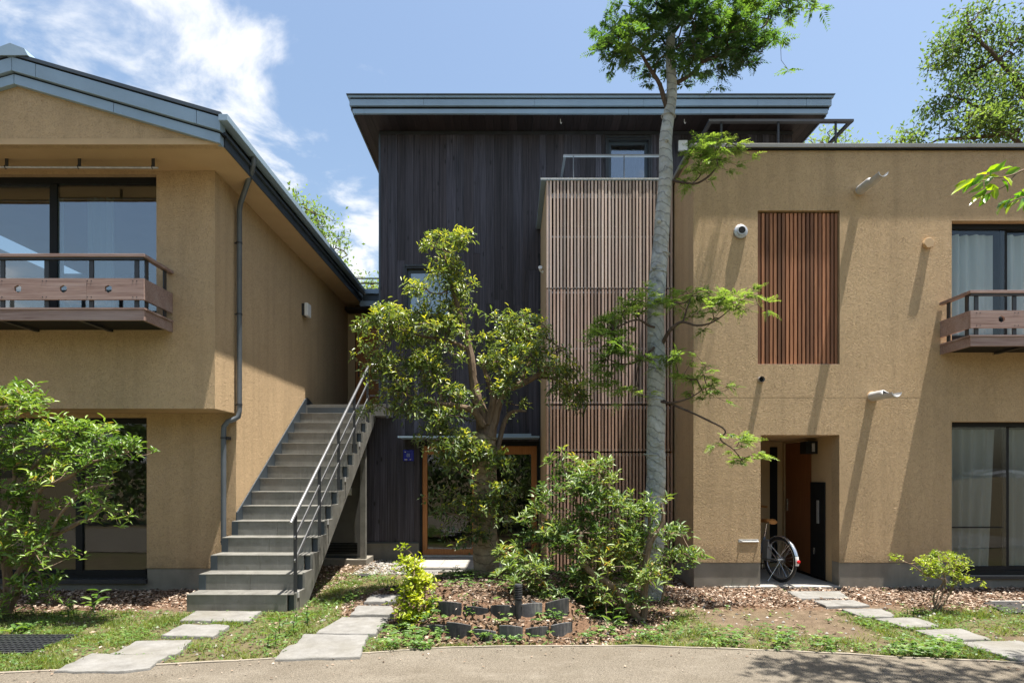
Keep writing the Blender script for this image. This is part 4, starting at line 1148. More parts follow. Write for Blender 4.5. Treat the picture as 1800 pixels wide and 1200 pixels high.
# facade fittings
def spout(px, py, label, L=0.52):
    x, z = WX(px, YF), WZ(py, YF)
    t = thing('rain_spout', (x, YF, z), label, 'spout', 'half-cut rain spouts on the ochre wall')
    n, r, m = 20, 0.062, MB()
    vs, fs = [], []
    for j, (yy, cut) in enumerate(((YF + 0.02, 0), (YF - L * 0.45, 0), (YF - L * 0.62, 1), (YF - L, 1))):
        for k in range(n + 1):
            # open pipe: after the cut only the lower half remains
            a0, a1 = (math.radians(90), math.radians(450)) if not cut else (math.radians(180), math.radians(360))
            a = a0 + (a1 - a0) * k / n
            for rr in (r, r - 0.006):
                vs.append((x + rr * math.cos(a), yy, z - 0.02 * (YF - yy) + rr * math.sin(a)))
    w = (n + 1) * 2
    for j in range(3):
        for k in range(n):
            a = j * w + k * 2
            fs += [(a, a + 2, a + w + 2, a + w), (a + 1, a + w + 1, a + w + 3, a + 3)]
    for k in range(n):
        a = 3 * w + k * 2; fs.append((a, a + 2, a + 3, a + 1))
    for j in range(3):
        a = j * w; fs.append((a, a + w, a + w + 1, a + 1)); a = j * w + n * 2; fs.append((a, a + 1, a + w + 1, a + w))
    m.add(vs, fs).build('pipe', M['spout'], t, smooth=True)
    MB().cyl((x, YF - 0.001, z), (x, YF - 0.006, z), r + 0.012, 20).build('collar', M['plaster'], t) if False else None
    MB().torus((x, YF - 0.004, z), r + 0.004, 0.006, (0, 1, 0), 24, 6).build('sealing_ring', M['tan_metal'], t, smooth=True)
spout(1511, 335, 'pale rain spout high on the ochre wall above the slatted window')
spout(1533, 697, 'pale rain spout beside the entry, lower on the ochre wall')
x, z = WX(1301, YF), WZ(408, YF)
vt = thing('vent_hood', (x, YF, z), 'round aluminium vent hood left of the slatted window', 'vent')
MB().tube([(x, YF - 0.001, z), (x, YF - 0.03, z), (x, YF - 0.038, z)], [0.092, 0.092, 0.078], 28).build('ring', M['vent_metal'], vt, smooth=True)
MB().tube([(x + 0.004, YF - 0.0385, z + 0.006), (x + 0.004, YF - 0.05, z + 0.006)], [0.066, 0.058], 24).build('flange', M['vent_metal'], vt, smooth=True)
MB().cyl((x + 0.006, YF - 0.0505, z + 0.01), (x + 0.006, YF - 0.054, z + 0.01), 0.046, 20).build('opening', M['black'], vt)
x, z = WX(1629, YF), WZ(429, YF)
hc = thing('hexagonal_vent_cap', (x, YF, z), 'small tan hexagonal cap on the wall left of the upper window', 'vent')
MB().tube([(x, YF - 0.001, z), (x, YF - 0.025, z)], 0.062, 20).build('collar', M['tan_metal'], hc, smooth=True)
hexp = [(x + 0.073 * math.cos(math.radians(60 * k + 10)), z + 0.073 * math.sin(math.radians(60 * k + 10))) for k in range(6)]
MB().prism(hexp, 'y', YF - 0.055, YF - 0.0255).build('cap', M['tan_metal'], hc, bevel=0.004)
x, z = WX(1337, YF), WZ(667, YF)
sp2_ = thing('pipe_outlet', (x, YF, z), 'small open black pipe outlet below the slatted window', 'pipe')
pp = MB().tube([(x, YF - 0.001, z), (x, YF - 0.045, z)], 0.04, 20, caps=False); pp.tube([(x, YF - 0.001, z), (x, YF - 0.045, z)], 0.034, 20, caps=False)
pp.build('pipe', M['vent_metal'], sp2_, smooth=True, fix=False)
MB().cyl((x, YF - 0.001, z), (x, YF - 0.004, z), 0.033, 16).build('dark_bore', M['black'], sp2_)
tb = thing('wall_bar', (WX(1315, YF), YF, WZ(950, YF)), 'short grey metal bar fixed low on the wall beside the entry', 'bracket')
xa, xb, z = WX(1298, YF), WX(1333, YF), WZ(950, YF)
MB().box(xa, xb, YF - 0.008, YF - 0.001, z - 0.02, z + 0.022).build('plate', M['galv'], tb)
MB().tube([(xa + 0.03, YF - 0.008, z), (xa + 0.035, YF - 0.055, z - 0.005), (xb - 0.02, YF - 0.055, z - 0.005), (xb - 0.015, YF - 0.008, z)], 0.009, 8).build('bar', M['galv'], tb, smooth=True)
# roof terrace railing
rr = thing('roof_railing', (WX(1370, 8.6), 8.6, 5.95), 'thin dark railing standing on the flat roof behind the parapet', 'railing')
zr = WZ(213.5, 8.6); xa, xb = WX(1245, 8.6), WX(1499, 8.6)
MB().bar((xa, 8.6, zr), (xb, 8.6, zr), 0.06, 0.035).build('rail', M['bar'], rr)
for x in (xa + 0.03, xb - 0.03): MB().bar((x, 8.632, zr), (x, 10.6, zr), 0.05, 0.035).build('rail', M['bar'], rr)
for px in (1268, 1368, 1469):
    x = WX(px, 8.6); MB().box(x - 0.013, x + 0.013, 8.59, 8.61, 5.6, zr - 0.018).build('post', M['bar'], rr)
for x in (xa + 0.03, xb - 0.03): MB().box(x - 0.013, x + 0.013, 9.2, 9.23, 5.6, zr - 0.018).build('post', M['bar'], rr)

# ================================================================== STONES AND SMALL GARDEN THINGS
STONES = []
def paving(corners, top, label, group, thick=0.07, z=0.0):
    """stepping stone from picture corners on the ground; uneven rim and eased edge"""
    pts = [Vector((WX(a, GD(b, top)), GD(b, top))) for a, b in corners]
    c = sum(pts, Vector((0, 0))) / len(pts)
    rim = []
    n = len(pts)
    for i in range(n):
        a, b = pts[i], pts[(i + 1) % n]
        for k in range(6):
            p = a.lerp(b, k / 6)
            rim.append(p + Vector((mnoise.noise((p.x * 9, p.y * 9, 3)), mnoise.noise((p.x * 9, p.y * 9, 8)))) * 0.028)
    t = thing('stepping_stone', (c.x, c.y, 0), label, 'paving stone', group)
    m = len(rim); vs = []
    for s, zz_ in ((1.0, -0.05), (1.0, top - 0.012), (0.985, top - 0.003), (0.96, top), (0.6, top), (0.25, top)):
        for p in rim:
            q = c + (p - c) * s
            vs.append((q.x, q.y, zz_ + (0.004 * mnoise.noise((q.x * 6, q.y * 6, 1)) if zz_ > 0.0 else 0)))
    vs.append((c.x, c.y, top))
    fs = [(r * m + k, r * m + (k + 1) % m, (r + 1) * m + (k + 1) % m, (r + 1) * m + k) for r in range(5) for k in range(m)]
    fs += [(5 * m + k, 5 * m + (k + 1) % m, 6 * m) for k in range(m)]
    o = MB().add(vs, fs).build('slab', M['stone'], t, smooth=True)
    STONES.append([c + (p_ - c) * 0.93 for p_ in pts])
    return t
gs = 'stepping stones leading to the stair'
paving([(345, 1072), (461, 1073), (437, 1090), (315, 1089)], 0.035, 'worn stepping stone touching the foot of the staircase', gs)
paving([(322, 1096), (406, 1097), (376, 1117), (282, 1115)], 0.035, 'small worn stepping stone, second from the staircase foot', gs)
paving([(241, 1125), (337, 1123), (310, 1149), (195, 1148)], 0.035, 'pale stepping stone, third from the staircase foot', gs)
paving([(160, 1147), (215, 1149), (299, 1148), (262, 1173), (215, 1178), (92, 1178)], 0.035, 'largest pale stone, at the path edge of the stair row', gs)
gs = 'stepping stones leading to the glazed entrance'
paving([(655, 1044), (705, 1044), (700, 1056), (640, 1056)], 0.06, 'shaded stepping stone hidden partly behind the yellow-green shrub', gs)
paving([(628, 1063), (690, 1064), (692, 1079), (616, 1079)], 0.075, 'thick shaded grey stone left of the yellow-green shrub', gs)
paving([(602, 1083), (684, 1084), (660, 1112), (552, 1112)], 0.045, 'dappled stone next to the large pale slab', gs)
paving([(536, 1113), (648, 1114), (633, 1152), (484, 1157), (505, 1134), (516, 1132)], 0.04, 'large pale slab meeting the gravel path left of the shrub', gs)
gs = 'stepping stones leading to the bicycle entry'
for cs, lb in (([(1384, 1038), (1478, 1038), (1494, 1050), (1408, 1051)], 'thin stone directly before the bicycle entry'),
               ([(1430, 1054), (1500, 1053), (1530, 1063), (1452, 1064)], 'second stone from the bicycle entry'),
               ([(1479, 1069), (1550, 1068), (1572, 1079), (1568, 1083), (1512, 1082)], 'third stone from the bicycle entry'),
               ([(1537, 1086), (1612, 1084), (1652, 1099), (1592, 1101)], 'fourth stone from the bicycle entry, beside the small azalea'),
               ([(1607, 1106), (1688, 1103), (1742, 1122), (1662, 1125)], 'fifth stone from the bicycle entry'),
               ([(1680, 1127), (1790, 1124), (1850, 1140), (1850, 1172), (1800, 1162)], 'big stone at the path edge, last of the entry row')):
    paving(cs, 0.03, lb, gs)

# roof-tile edging of the planting bed, two rows
def edging(label, R0, a0, a1, n, z0, h):
    R = R0
    t = thing('tile_edging', (MC[0], MC[1] - R, z0), label, 'garden edging', 'roof tile edging rows')
    for k in range(n):
        a = math.radians(a0 + (a1 - a0) * (k + 0.5) / n)
        da = math.radians((a1 - a0) / n) * random.uniform(0.43, 0.475); a += random.uniform(-0.008, 0.008)
        m = MB(); vs = []
        hh = h + random.uniform(-0.045, 0.02); tilt = random.uniform(-0.016, 0.016); R = R0 + random.uniform(-0.018, 0.018); q = 8
        for j in range(q + 1):
            aa = a - da + 2 * da * j / q
            bul = 0.028 * math.sin(math.pi * j / q) * (1 if random.random() < 2 else -1)
            zt_ = z0 + hh + tilt * (j / q - 0.5) * 2 + 0.015 * math.sin(math.pi * j / q)
            for rr_, zz_ in ((R + bul, z0 - 0.05), (R + bul, zt_), (R + bul - 0.02, zt_), (R + bul - 0.02, z0 - 0.05)):
                vs.append((MC[0] + rr_ * math.sin(aa), MC[1] - rr_ * math.cos(aa), zz_))
        fs = [(j * 4 + e, j * 4 + (e + 1) % 4, (j + 1) * 4 + (e + 1) % 4, (j + 1) * 4 + e) for j in range(q) for e in range(4)]
        fs += [(0, 1, 2, 3), (q * 4 + 3, q * 4 + 2, q * 4 + 1, q * 4)]
        m.add(vs, fs).build('roof_tile', M['tile_black'], t, smooth=True)
edging('lower row of dark roof tiles set upright round the bed', 1.53, -31, 25, 6, 0.0, 0.13)
edging('upper row of dark roof tiles set upright round the bed', 1.31, -31, 28, 5, 0.12, 0.17)

# bollard light
bd = GD(1077, 0.2); bxx = WX(911, bd)
bo = thing('bollard_light', (bxx, bd, 0.2), 'short black ribbed bollard light standing in the tile-edged bed', 'bollard')
MB().cyl((bxx, bd, 0.15), (bxx, bd, 0.33), 0.034, 18).build('post', M['bar'], bo, smooth=True)
for k in range(6):
    z = 0.335 + k * 0.022
    MB().tube([(bxx, bd, z), (bxx, bd, z + 0.006), (bxx, bd, z + 0.016), (bxx, bd, z + 0.02)], [0.033, 0.040, 0.040, 0.033], 18).build('rib', M['bar'], bo, smooth=True)
MB().tube([(bxx, bd, 0.467), (bxx, bd, 0.475), (bxx, bd, 0.48)], [0.038, 0.036, 0.02], 18).build('cap', M['bar'], bo, smooth=True)

# drain grate
dg = thing('drain_grate', (-4.4, 5.4, 0), 'black slotted drain grate in the grass at the picture edge', 'grate')
gx0, gx1, gy0, gy1 = -5.4, WX(128, GD(1122)), GD(1151), GD(1118)
MB().box(gx0, gx1, gy0, gy0 + 0.015, -0.02, 0.022).build('frame', M['rubber'], dg); MB().box(gx0, gx1, gy1 - 0.015, gy1, -0.02, 0.022).build('frame', M['rubber'], dg)
MB().box(gx0, gx1, gy0, gy1, -0.02, 0.004).build('pan', M['black'], dg)
nb = 11
for k in range(nb):
    y = gy0 + 0.02 + (gy1 - gy0 - 0.04) * k / (nb - 1)
    MB().box(gx0, gx1, y - 0.010, y + 0.010, 0.0045, 0.02).build('bar', plain('wet_black_plastic', (0.03, 0.032, 0.036), 0.35) if k == 0 else bpy.data.materials['wet_black_plastic'], dg)
x = gx0 + 0.03; k = 0
cb_m = box_mesh('cross_bar', 0.012, gy1 - gy0 - 0.034, 0.0125)
while x < gx1:
    piece(cb_m, 'cross_bar', bpy.data.materials['wet_black_plastic'], dg, (x, (gy0 + gy1) / 2, 0.0050)); x += 0.055
mh = thing('inspection_cover', (WX(640, 9.2), GD(1013), 0), 'small round grey inspection cover on the mossy ground', 'cover')
yy = GD(1013.0); MB().tube([(WX(640, yy), yy, -0.02), (WX(640, yy), yy, 0.03), (WX(640, yy), yy, 0.034)], [0.10, 0.10, 0.09], 20).build('lid', M['rubber'], mh)
gm_ = thing('floor_mat', (5.6, 7.0, 0), 'dark grey mat with pale rim lying on mulch near the right window', 'mat')
ya, yb = GD(1080), GD(1062)
MB().prism([(WX(1728, yb), yb), (WX(1840, yb), yb), (WX(1900, ya), ya), (WX(1768, ya), ya)], 'z', 0.005, 0.028).build('sheet', M['rubber'], gm_)
MB().prism([(WX(1742, yb), yb + 0.04), (WX(1840, yb), yb + 0.04), (WX(1842, yb), yb + 0.002), (WX(1744, yb), yb + 0.002)], 'z', 0.005, 0.04).build('rim', M['slab'], gm_)

# ================================================================== BICYCLE
bk = thing('bicycle', (3.74, 8.34, 0.028), 'silver and blue city bicycle with tan saddle parked in the recessed entry', 'bicycle')
fw = Vector((-0.30, 0.954, 0)).normalized(); sd = Vector((fw.y, -fw.x, 0))   # sd: rider's right
BO = Vector((3.742, 8.34, 0.028))
def B(f_, s__, u_): return BO + fw * f_ + sd * s__ + Vector((0, 0, u_))
R_ = 0.315
def wheel(f_, nm):
    c = B(f_, 0, R_ + 0.002)
    w = MB().torus(c, R_ - 0.022, 0.022, sd, 48, 10).build(nm, M['rubber'], bk, smooth=True)
    MB().torus(c, R_ - 0.048, 0.010, sd, 48, 8).build('rim', M['chrome'], w, smooth=True)
    MB().cyl(c - sd * 0.05, c + sd * 0.05, 0.022, 12).build('hub', M['chrome'], w, smooth=True)
    for k in range(24):
        a = 2 * math.pi * k / 24; e = fw * math.cos(a) + Vector((0, 0, 1)) * math.sin(a)
        s2 = 0.03 if k % 2 else -0.03
        MB().tube([c + sd * s2 + e * 0.02, c + e * (R_ - 0.05)], 0.0016, 4).build('spoke', M['chrome'], w)
wheel(0, 'wheel'); wheel(1.08, 'wheel')
def fender(f_, a0, a1, nm, mat):
    c = B(f_, 0, R_ + 0.002); m = MB(); vs = []; n = 26; rr0 = R_ + 0.02
    for k in range(n + 1):
        a = math.radians(a0 + (a1 - a0) * k / n); e = fw * math.cos(a) + Vector((0, 0, 1)) * math.sin(a)
        for q in range(7):
            w = (q - 3) / 3; vs.append(c + e * (rr0 - 0.016 * w * w) + sd * (0.028 * w))
    m.add(vs, [(k * 7 + q, k * 7 + q + 1, (k + 1) * 7 + q + 1, (k + 1) * 7 + q) for k in range(n) for q in range(6)])
    return m.build(nm, mat, bk, smooth=True)
fender(0, 45, 165, 'rear_fender', M['chrome']); fender(0, 166, 188, 'fender_tip', M['white']); fender(1.08, 10, 140, 'front_fender', M['chrome'])
a = math.radians(178); pr = B(0, 0, R_) + (fw * math.cos(a) + Vector((0, 0, 1)) * math.sin(a)) * (R_ + 0.024)
MB().tube([pr, pr - fw * 0.012, pr - fw * 0.018], [0.026, 0.024, 0.012], 14).build('tail_reflector', M['red'], bk, smooth=True)
T = lambda pts, r, nm, mat: MB().tube(pts, r, 10).build(nm, mat, bk, smooth=True)
bbk, stt, hd = B(0.43, 0, 0.28), B(0.31, 0, 0.60), B(0.92, 0, 0.72)
T([bbk, stt], 0.018, 'seat_tube', M['bike_paint']); T([B(0.41, 0, 0.33), B(0.6, 0, 0.36), hd], 0.021, 'down_tube', M['bike_paint']); T([B(0.36, 0, 0.47), B(0.6, 0, 0.5), B(0.93, 0, 0.80)], 0.016, 'top_tube', M['bike_paint'])
T([B(0.90, 0, 0.68), B(0.935, 0, 0.62), B(0.88, 0, 0.93)], 0.022, 'head_tube', M['bike_paint'])
for s__ in (-0.055, 0.055):
    T([B(0, s__, R_), bbk + sd * s__ * 0.5], 0.009, 'chain_stay', M['chrome']); T([B(0, s__, R_), stt + sd * s__ * 0.3 - Vector((0, 0, 0.04))], 0.008, 'seat_stay', M['chrome'])
    T([B(1.08, s__, R_), B(0.98, s__ * 0.9, 0.66), B(0.92, 0, 0.70)], 0.011, 'fork_blade', M['chrome'])
    T([B(0, s__ * 1.1, R_), B(-0.22, s__ * 0.5, R_ + 0.24)], 0.003, 'fender_stay', M['chrome'])
MB().box(-0.035, 0.035, -0.06, 0.06, 0, 0.30)
bt = MB(); c0 = B(0.27, 0, 0.27)
for_box = [c0 + fw * (i * 0.055) + sd * (j * 0.04) + Vector((0, 0, k * 0.30)) - fw * (0.03 * k) for k in (0, 1) for i, j in ((-1, -1), (1, -1), (1, 1), (-1, 1))]
bt.add(for_box, [(0, 3, 2, 1), (4, 5, 6, 7), (0, 1, 5, 4), (1, 2, 6, 5), (2, 3, 7, 6), (3, 0, 4, 7)]).build('battery', plain('silver_plastic', (0.30, 0.31, 0.33), 0.4, 0.3), bk, bevel=0.012)
T([stt, B(0.265, 0, 0.80)], 0.013, 'seat_post', M['chrome'])
sv = MB(); ring = []
prof = [(-0.13, 0.075, 0.0), (-0.09, 0.085, 0.022), (-0.02, 0.06, 0.018), (0.06, 0.03, 0.016), (0.14, 0.018, 0.008), (0.155, 0.006, 0.0)]
vs = []
for f_, w, h in prof:
    for q in range(10):
        an = 2 * math.pi * q / 10; vs.append(B(0.26 + f_, w * math.cos(an), 0.825 + h + (0.026 if math.sin(an) > 0 else 0.03) * math.sin(an)))
fs = [(i * 10 + q, i * 10 + (q + 1) % 10, (i + 1) * 10 + (q + 1) % 10, (i + 1) * 10 + q) for i in range(5) for q in range(10)] + [tuple(range(10)), tuple(range(50, 60))]
sv.add(vs, fs).build('saddle', M['tan_leather'], bk, smooth=True)
T([B(0.88, 0, 0.92), B(0.86, 0, 1.0)], 0.012, 'stem', M['chrome'])
hb = T([B(0.72, -0.28, 1.02), B(0.84, -0.2, 1.03), B(0.87, 0, 1.0), B(0.84, 0.2, 1.03), B(0.72, 0.28, 1.02)], 0.011, 'handlebar', M['chrome'])
for s__ in (-1, 1): MB().tube([B(0.61, s__ * 0.30, 1.015), B(0.73, s__ * 0.275, 1.02)], 0.017, 10).build('grip', M['tan_leather'], hb, smooth=True)
T([B(0.0, 0.02, R_), B(0.05, -0.16, 0.02), B(0.03, -0.19, 0.008)], 0.006, 'kickstand', M['chrome'])
MB().torus(bbk + sd * 0.05, 0.085, 0.007, sd, 30, 6).build('chain_ring', M['bar'], bk)
MB().torus(B(0, 0.05, R_), 0.04, 0.006, sd, 24, 6).build('sprocket', M['bar'], bk)
for dz in (-0.04, 0.04): T([B(0, 0.05, R_ + dz), bbk + sd * 0.05 + Vector((0, 0, dz * 2))], 0.004, 'chain', M['bar'])
for s__, dz in ((0.07, -0.15), (-0.07, 0.15)):
    e = bbk + sd * s__ + Vector((0, 0, dz)); T([bbk + sd * s__, e], 0.008, 'crank_arm', M['chrome'])
    MB().bar(e + sd * 0.0, e + sd * (0.09 if s__ > 0 else -0.09), 0.06, 0.02).build('pedal', M['bar'], bk)

# ================================================================== PLANTS
def frames(dirs, roll):
    """orthonormal frames: X along dirs, Z leaf normal near up, rolled"""
    X = dirs / np.linalg.norm(dirs, axis=1, keepdims=True)
    up = np.tile(np.array([0, 0, 1.0]), (len(X), 1))
    bad = np.abs(X[:, 2]) > 0.97
    up[bad] = np.array([1.0, 0, 0])
    Y = np.cross(up, X); Y /= np.linalg.norm(Y, axis=1, keepdims=True)
    Z = np.cross(X, Y)
    c, s = np.cos(roll)[:, None], np.sin(roll)[:, None]
    return X, Y * c + Z * s, Z * c - Y * s
LEAF = np.array([(0, 0, 0), (0.32, 0.40, 0.10), (0.68, 0.34, 0.06), (1, 0, -0.10), (0.68, -0.34, 0.06), (0.32, -0.40, 0.10), (0.5, 0, 0.0)])
LEAF_F = [(0, 6, 2, 1), (6, 3, 2), (0, 5, 4, 6), (6, 4, 3)]
KITE = np.array([(0, 0, 0), (0.5, 0.5, 0.06), (1, 0, -0.05), (0.5, -0.5, 0.06)])
KITE_F = [(0, 3, 2, 1)]
def leaves_mesh(name, pos, dirs, roll, length, width, tint, mat, parent, kite=False, kind='stuff'):
    T_, Ff = (KITE, KITE_F) if kite else (LEAF, LEAF_F)
    n, k = len(pos), len(T_)
    X, Y, Z = frames(dirs, roll)
    L, W = length[:, None, None], width[:, None, None]
    V = pos[:, None, :] + X[:, None, :] * (T_[None, :, 0:1] * L) + Y[:, None, :] * (T_[None, :, 1:2] * W) + Z[:, None, :] * (T_[None, :, 2:3] * L)
    V = V.reshape(-1, 3)
    if parent is not None: V = V - np.array(WL[parent.name])
    me = bpy.data.meshes.new(name)
    tot = sum(len(f) for f in Ff)
    me.vertices.add(n * k); me.vertices.foreach_set('co', V.astype(np.float32).ravel())
    base = np.concatenate([np.array(f) for f in Ff])
    idx = (np.arange(n)[:, None] * k + base[None, :]).ravel()
    sizes = np.array([len(f) for f in Ff]); starts = np.concatenate([[0], np.cumsum(sizes)[:-1]])
    me.loops.add(n * tot); me.loops.foreach_set('vertex_index', idx.astype(np.int32))
    me.polygons.add(n * len(Ff))
    me.polygons.foreach_set('loop_start', (np.arange(n)[:, None] * tot + starts[None, :]).ravel().astype(np.int32))
    me.update(calc_edges=True)
    a = me.attributes.new('tint', 'FLOAT', 'POINT'); a.data.foreach_set('value', np.repeat(np.clip(tint, 0, 1), k).astype(np.float32))
    o = link(name, me, mat, parent)
    if kind: o['kind'] = kind
    return o
def cloud(clumps, gap=0.0, fr=1.6, pad=0.10, flat=0.03, per=6):
    """points in small flat pads spread through ellipsoids (px,py,rx,ry in picture units at depth d, rd metres)"""
    out = []
    for (cx, cy, rx, ry, d, rd, n) in clumps:
        c = np.array(P(cx, cy, d)); r = np.array([rx * d / F, rd, ry * d / F]) * 1.06
        left = n; tries = 0
        while left > 0 and tries < n * 12:
            tries += 1
            q = rng.normal(size=3); q /= np.linalg.norm(q)
            pc = c + q * (rng.random() ** 0.40) * r
            if gap and mnoise.noise((pc[0] * fr, pc[1] * fr, pc[2] * fr * 1.5)) < gap - 0.35: continue
            k = min(left, int(rng.integers(max(2, per - 3), per + 4)))
            s = pad * (0.7 + 0.6 * rng.random())
            for _ in range(k):
                o2 = rng.normal(size=2) * s
                out.append(pc + np.array([o2[0], o2[1], rng.normal() * flat - 0.25 * (o2 @ o2) / max(s, 1e-3)]))
            left -= k
    return np.array(out)
def grow(skel, pts, bias=0.25):
    """joins every point to the nearest node of the growing branch tree; returns parent list"""
    nodes = [np.array(s) for s in skel]; par = [-1] * len(nodes); plen = [0.0] * len(nodes)
    N = np.array(nodes)
    best = np.empty(len(pts)); bi = np.empty(len(pts), int); ln = np.zeros(len(nodes) + len(pts))
    D = np.linalg.norm(pts[:, None, :] - N[None, :, :], axis=2)
    bi = D.argmin(1); best = D.min(1).copy(); raw = best.copy()
    done = np.zeros(len(pts), bool)
    allp = np.concatenate([N, pts]); parent = np.full(len(allp), -1)
    off = len(N)
    for _ in range(len(pts)):
        c = np.where(done, 1e9, best); i = int(c.argmin()); done[i] = True
        parent[off + i] = bi[i]
        ln[off + i] = ln[bi[i]] + np.linalg.norm(pts[i] - allp[bi[i]])
        d = np.linalg.norm(pts - pts[i], axis=1) + bias * ln[off + i]
        up = (d < best) & ~done
        best[up] = d[up]; bi[up] = off + i
    return allp, parent, off
def twigs_mesh(allp, parent, off, mat, par, r0=0.0028, power=0.42, name='twigs', nside=5):
    n = len(allp); cnt = np.ones(n)
    order = list(range(off, n))
    depth = {}
    def dep(i):
        s = []
        while i >= off and i not in depth: s.append(i); i = parent[i]
        b = depth.get(i, 0)
        for k in reversed(s): b += 1; depth[k] = b
        return b
    for i in order: dep(i)
    for i in sorted(order, key=lambda q: -depth[q]):
        if parent[i] >= off: cnt[parent[i]] += cnt[i]
    m = MB()
    for i in order:
        a, b = allp[parent[i]], allp[i]
        rb = r0 * cnt[i] ** power; ra = rb * 1.15
        mid = (a + b) / 2 + rng.normal(size=3) * np.linalg.norm(b - a) * 0.07 - np.array([0, 0, 0.04]) * np.linalg.norm(b - a)
        m.tube([a, mid, b], [ra, rb, rb * 0.9], nside, caps=False)
    o = m.build(name, mat, par, smooth=False, fix=False)
    o['kind'] = 'stuff'
    return o
def wood(paths, mat, parent, name='branch', n=8, wob=0.02, sub=4):
    """tapered limbs through picture points (px,py,d) with radii; returns skeleton nodes"""
    nodes = []
    for pts, rads in paths:
        W = [P(*p) for p in pts]
        fine, fr = [], []
        for i in range(len(W) - 1):
            p0 = W[max(i - 1, 0)]; p1 = W[i]; p2 = W[i + 1]; p3 = W[min(i + 2, len(W) - 1)]
            for k in range(sub):
                t = k / sub
                q = 0.5 * ((2 * p1) + (p2 - p0) * t + (2 * p0 - 5 * p1 + 4 * p2 - p3) * t * t + (3 * p1 - p0 - 3 * p2 + p3) * t ** 3)
                s = 1.0 if (i or k) else 0.0
                q = q + Vector((mnoise.noise((q.z * 5, q.x * 5, 1)), mnoise.noise((q.z * 5, q.x * 5, 7)), 0)) * wob * s
                fine.append(q); r_ = rads[i] + (rads[i + 1] - rads[i]) * t
                fr.append(r_ * (1 + 0.10 * mnoise.noise((q.x * 9, q.y * 9, q.z * 9))))
        fine.append(W[-1]); fr.append(rads[-1])
        MB().tube(fine, fr, n).build(name, mat, parent, smooth=True)
        nodes += [np.array(q) for q in fine[max(1, len(fine) // 3):]]
    return nodes
def outward(allp, parent, off, idx):
    d = allp[idx] - allp[parent[idx]]
    l = np.linalg.norm(d, axis=1, keepdims=True); l[l < 1e-5] = 1
    return d / l
def rosettes(allp, parent, off, per, length, width, spread, lift, tint_fn, mat, parent_obj, name='crown', droop=0.0, kite=False, jit=0.3, extra=0.0):
    """a whorl of leaves at the end of every twig"""
    idx = np.arange(off, len(allp)); ax = outward(allp, parent, off, idx)
    ax = ax * 0.6 + np.array([0, 0, lift]); ax /= np.linalg.norm(ax, axis=1, keepdims=True)
    pos, dirs, tint = [], [], []
    for k in range(len(idx)):
        n_ = max(3, int(per + rng.normal() * per * 0.2)); a = ax[k]; s = np.cross(a, [0.3, 0.2, 1.0]); s /= np.linalg.norm(s) + 1e-9; w = np.cross(a, s)
        ph = rng.random() * 6.28
        tb = tint_fn(allp[idx[k]])
        for j in range(n_):
            an = ph + 6.283 * j / n_ + rng.normal() * jit
            sp = spread * (0.6 + 0.8 * rng.random())
            d = a * (1 - 0.6 * sp) + (s * math.cos(an) + w * math.sin(an)) * sp
            d[2] -= droop * rng.random()
            pos.append(allp[idx[k]] + a * rng.normal() * length * 0.25 + rng.normal(size=3) * length * extra); dirs.append(d); tint.append(tb + rng.normal() * 0.16)
    n = len(pos)
    return leaves_mesh(name, np.array(pos), np.array(dirs), rng.normal(size=n) * 0.5, length * (0.7 + 0.5 * rng.random(n)), width * (0.75 + 0.45 * rng.random(n)), np.array(tint), mat, parent_obj, kite)
def ntint(base, amp=0.35, fr=2.0, zc=None, zr=1.0, top=0.0):
    def f(p):
        v = base + amp * mnoise.noise((p[0] * fr, p[1] * fr, p[2] * fr))
        if zc is not None: v += top * max(-1, min(1, (p[2] - zc) / zr))
        return v
    return f

# ---- broadleaf evergreen with burlap-wrapped trunk
D2 = 7.6
t2 = thing('evergreen_oak', (WX(855, D2), D2, 0.24), 'glossy evergreen tree with burlap-wrapped trunk before the dark timber house', 'tree')
def trunk_wrapped(pts, rads, mat, parent, n=20, name='trunk'):
    W = [P(*p) for p in pts]; fine, fr = [], []
    for i in range(len(W) - 1):
        for k in range(7):
            t = k / 7; q = W[i].lerp(W[i + 1], t); r_ = rads[i] + (rads[i + 1] - rads[i]) * t
            fine.append(q); fr.append(r_ * (1 + 0.07 * mnoise.noise((q.z * 5, 0, q.x)) + 0.03 * mnoise.noise((q.z * 19, 3, q.x)))); fine[-1] = q + Vector((0.035 * mnoise.noise((q.z * 1.7, 9, 0)), 0, 0))
    fine.append(W[-1]); fr.append(rads[-1])
    return MB().tube(fine, fr, n).build(name, mat, parent, smooth=True)
trunk_wrapped([(855, 1018, D2), (856, 990, D2), (851, 930, D2), (852, 860, D2), (850, 800, D2), (851, 764, D2)], [0.17, 0.165, 0.15, 0.145, 0.15, 0.165], M['wrap_tan'], t2)
for py in (772, 806, 850, 960):
    MB().torus(P(851, py, D2), 0.158, 0.012, (0.05, 0.05, 1), 30, 6).build('wrap_band', M['wrap_tan'], t2, smooth=True)
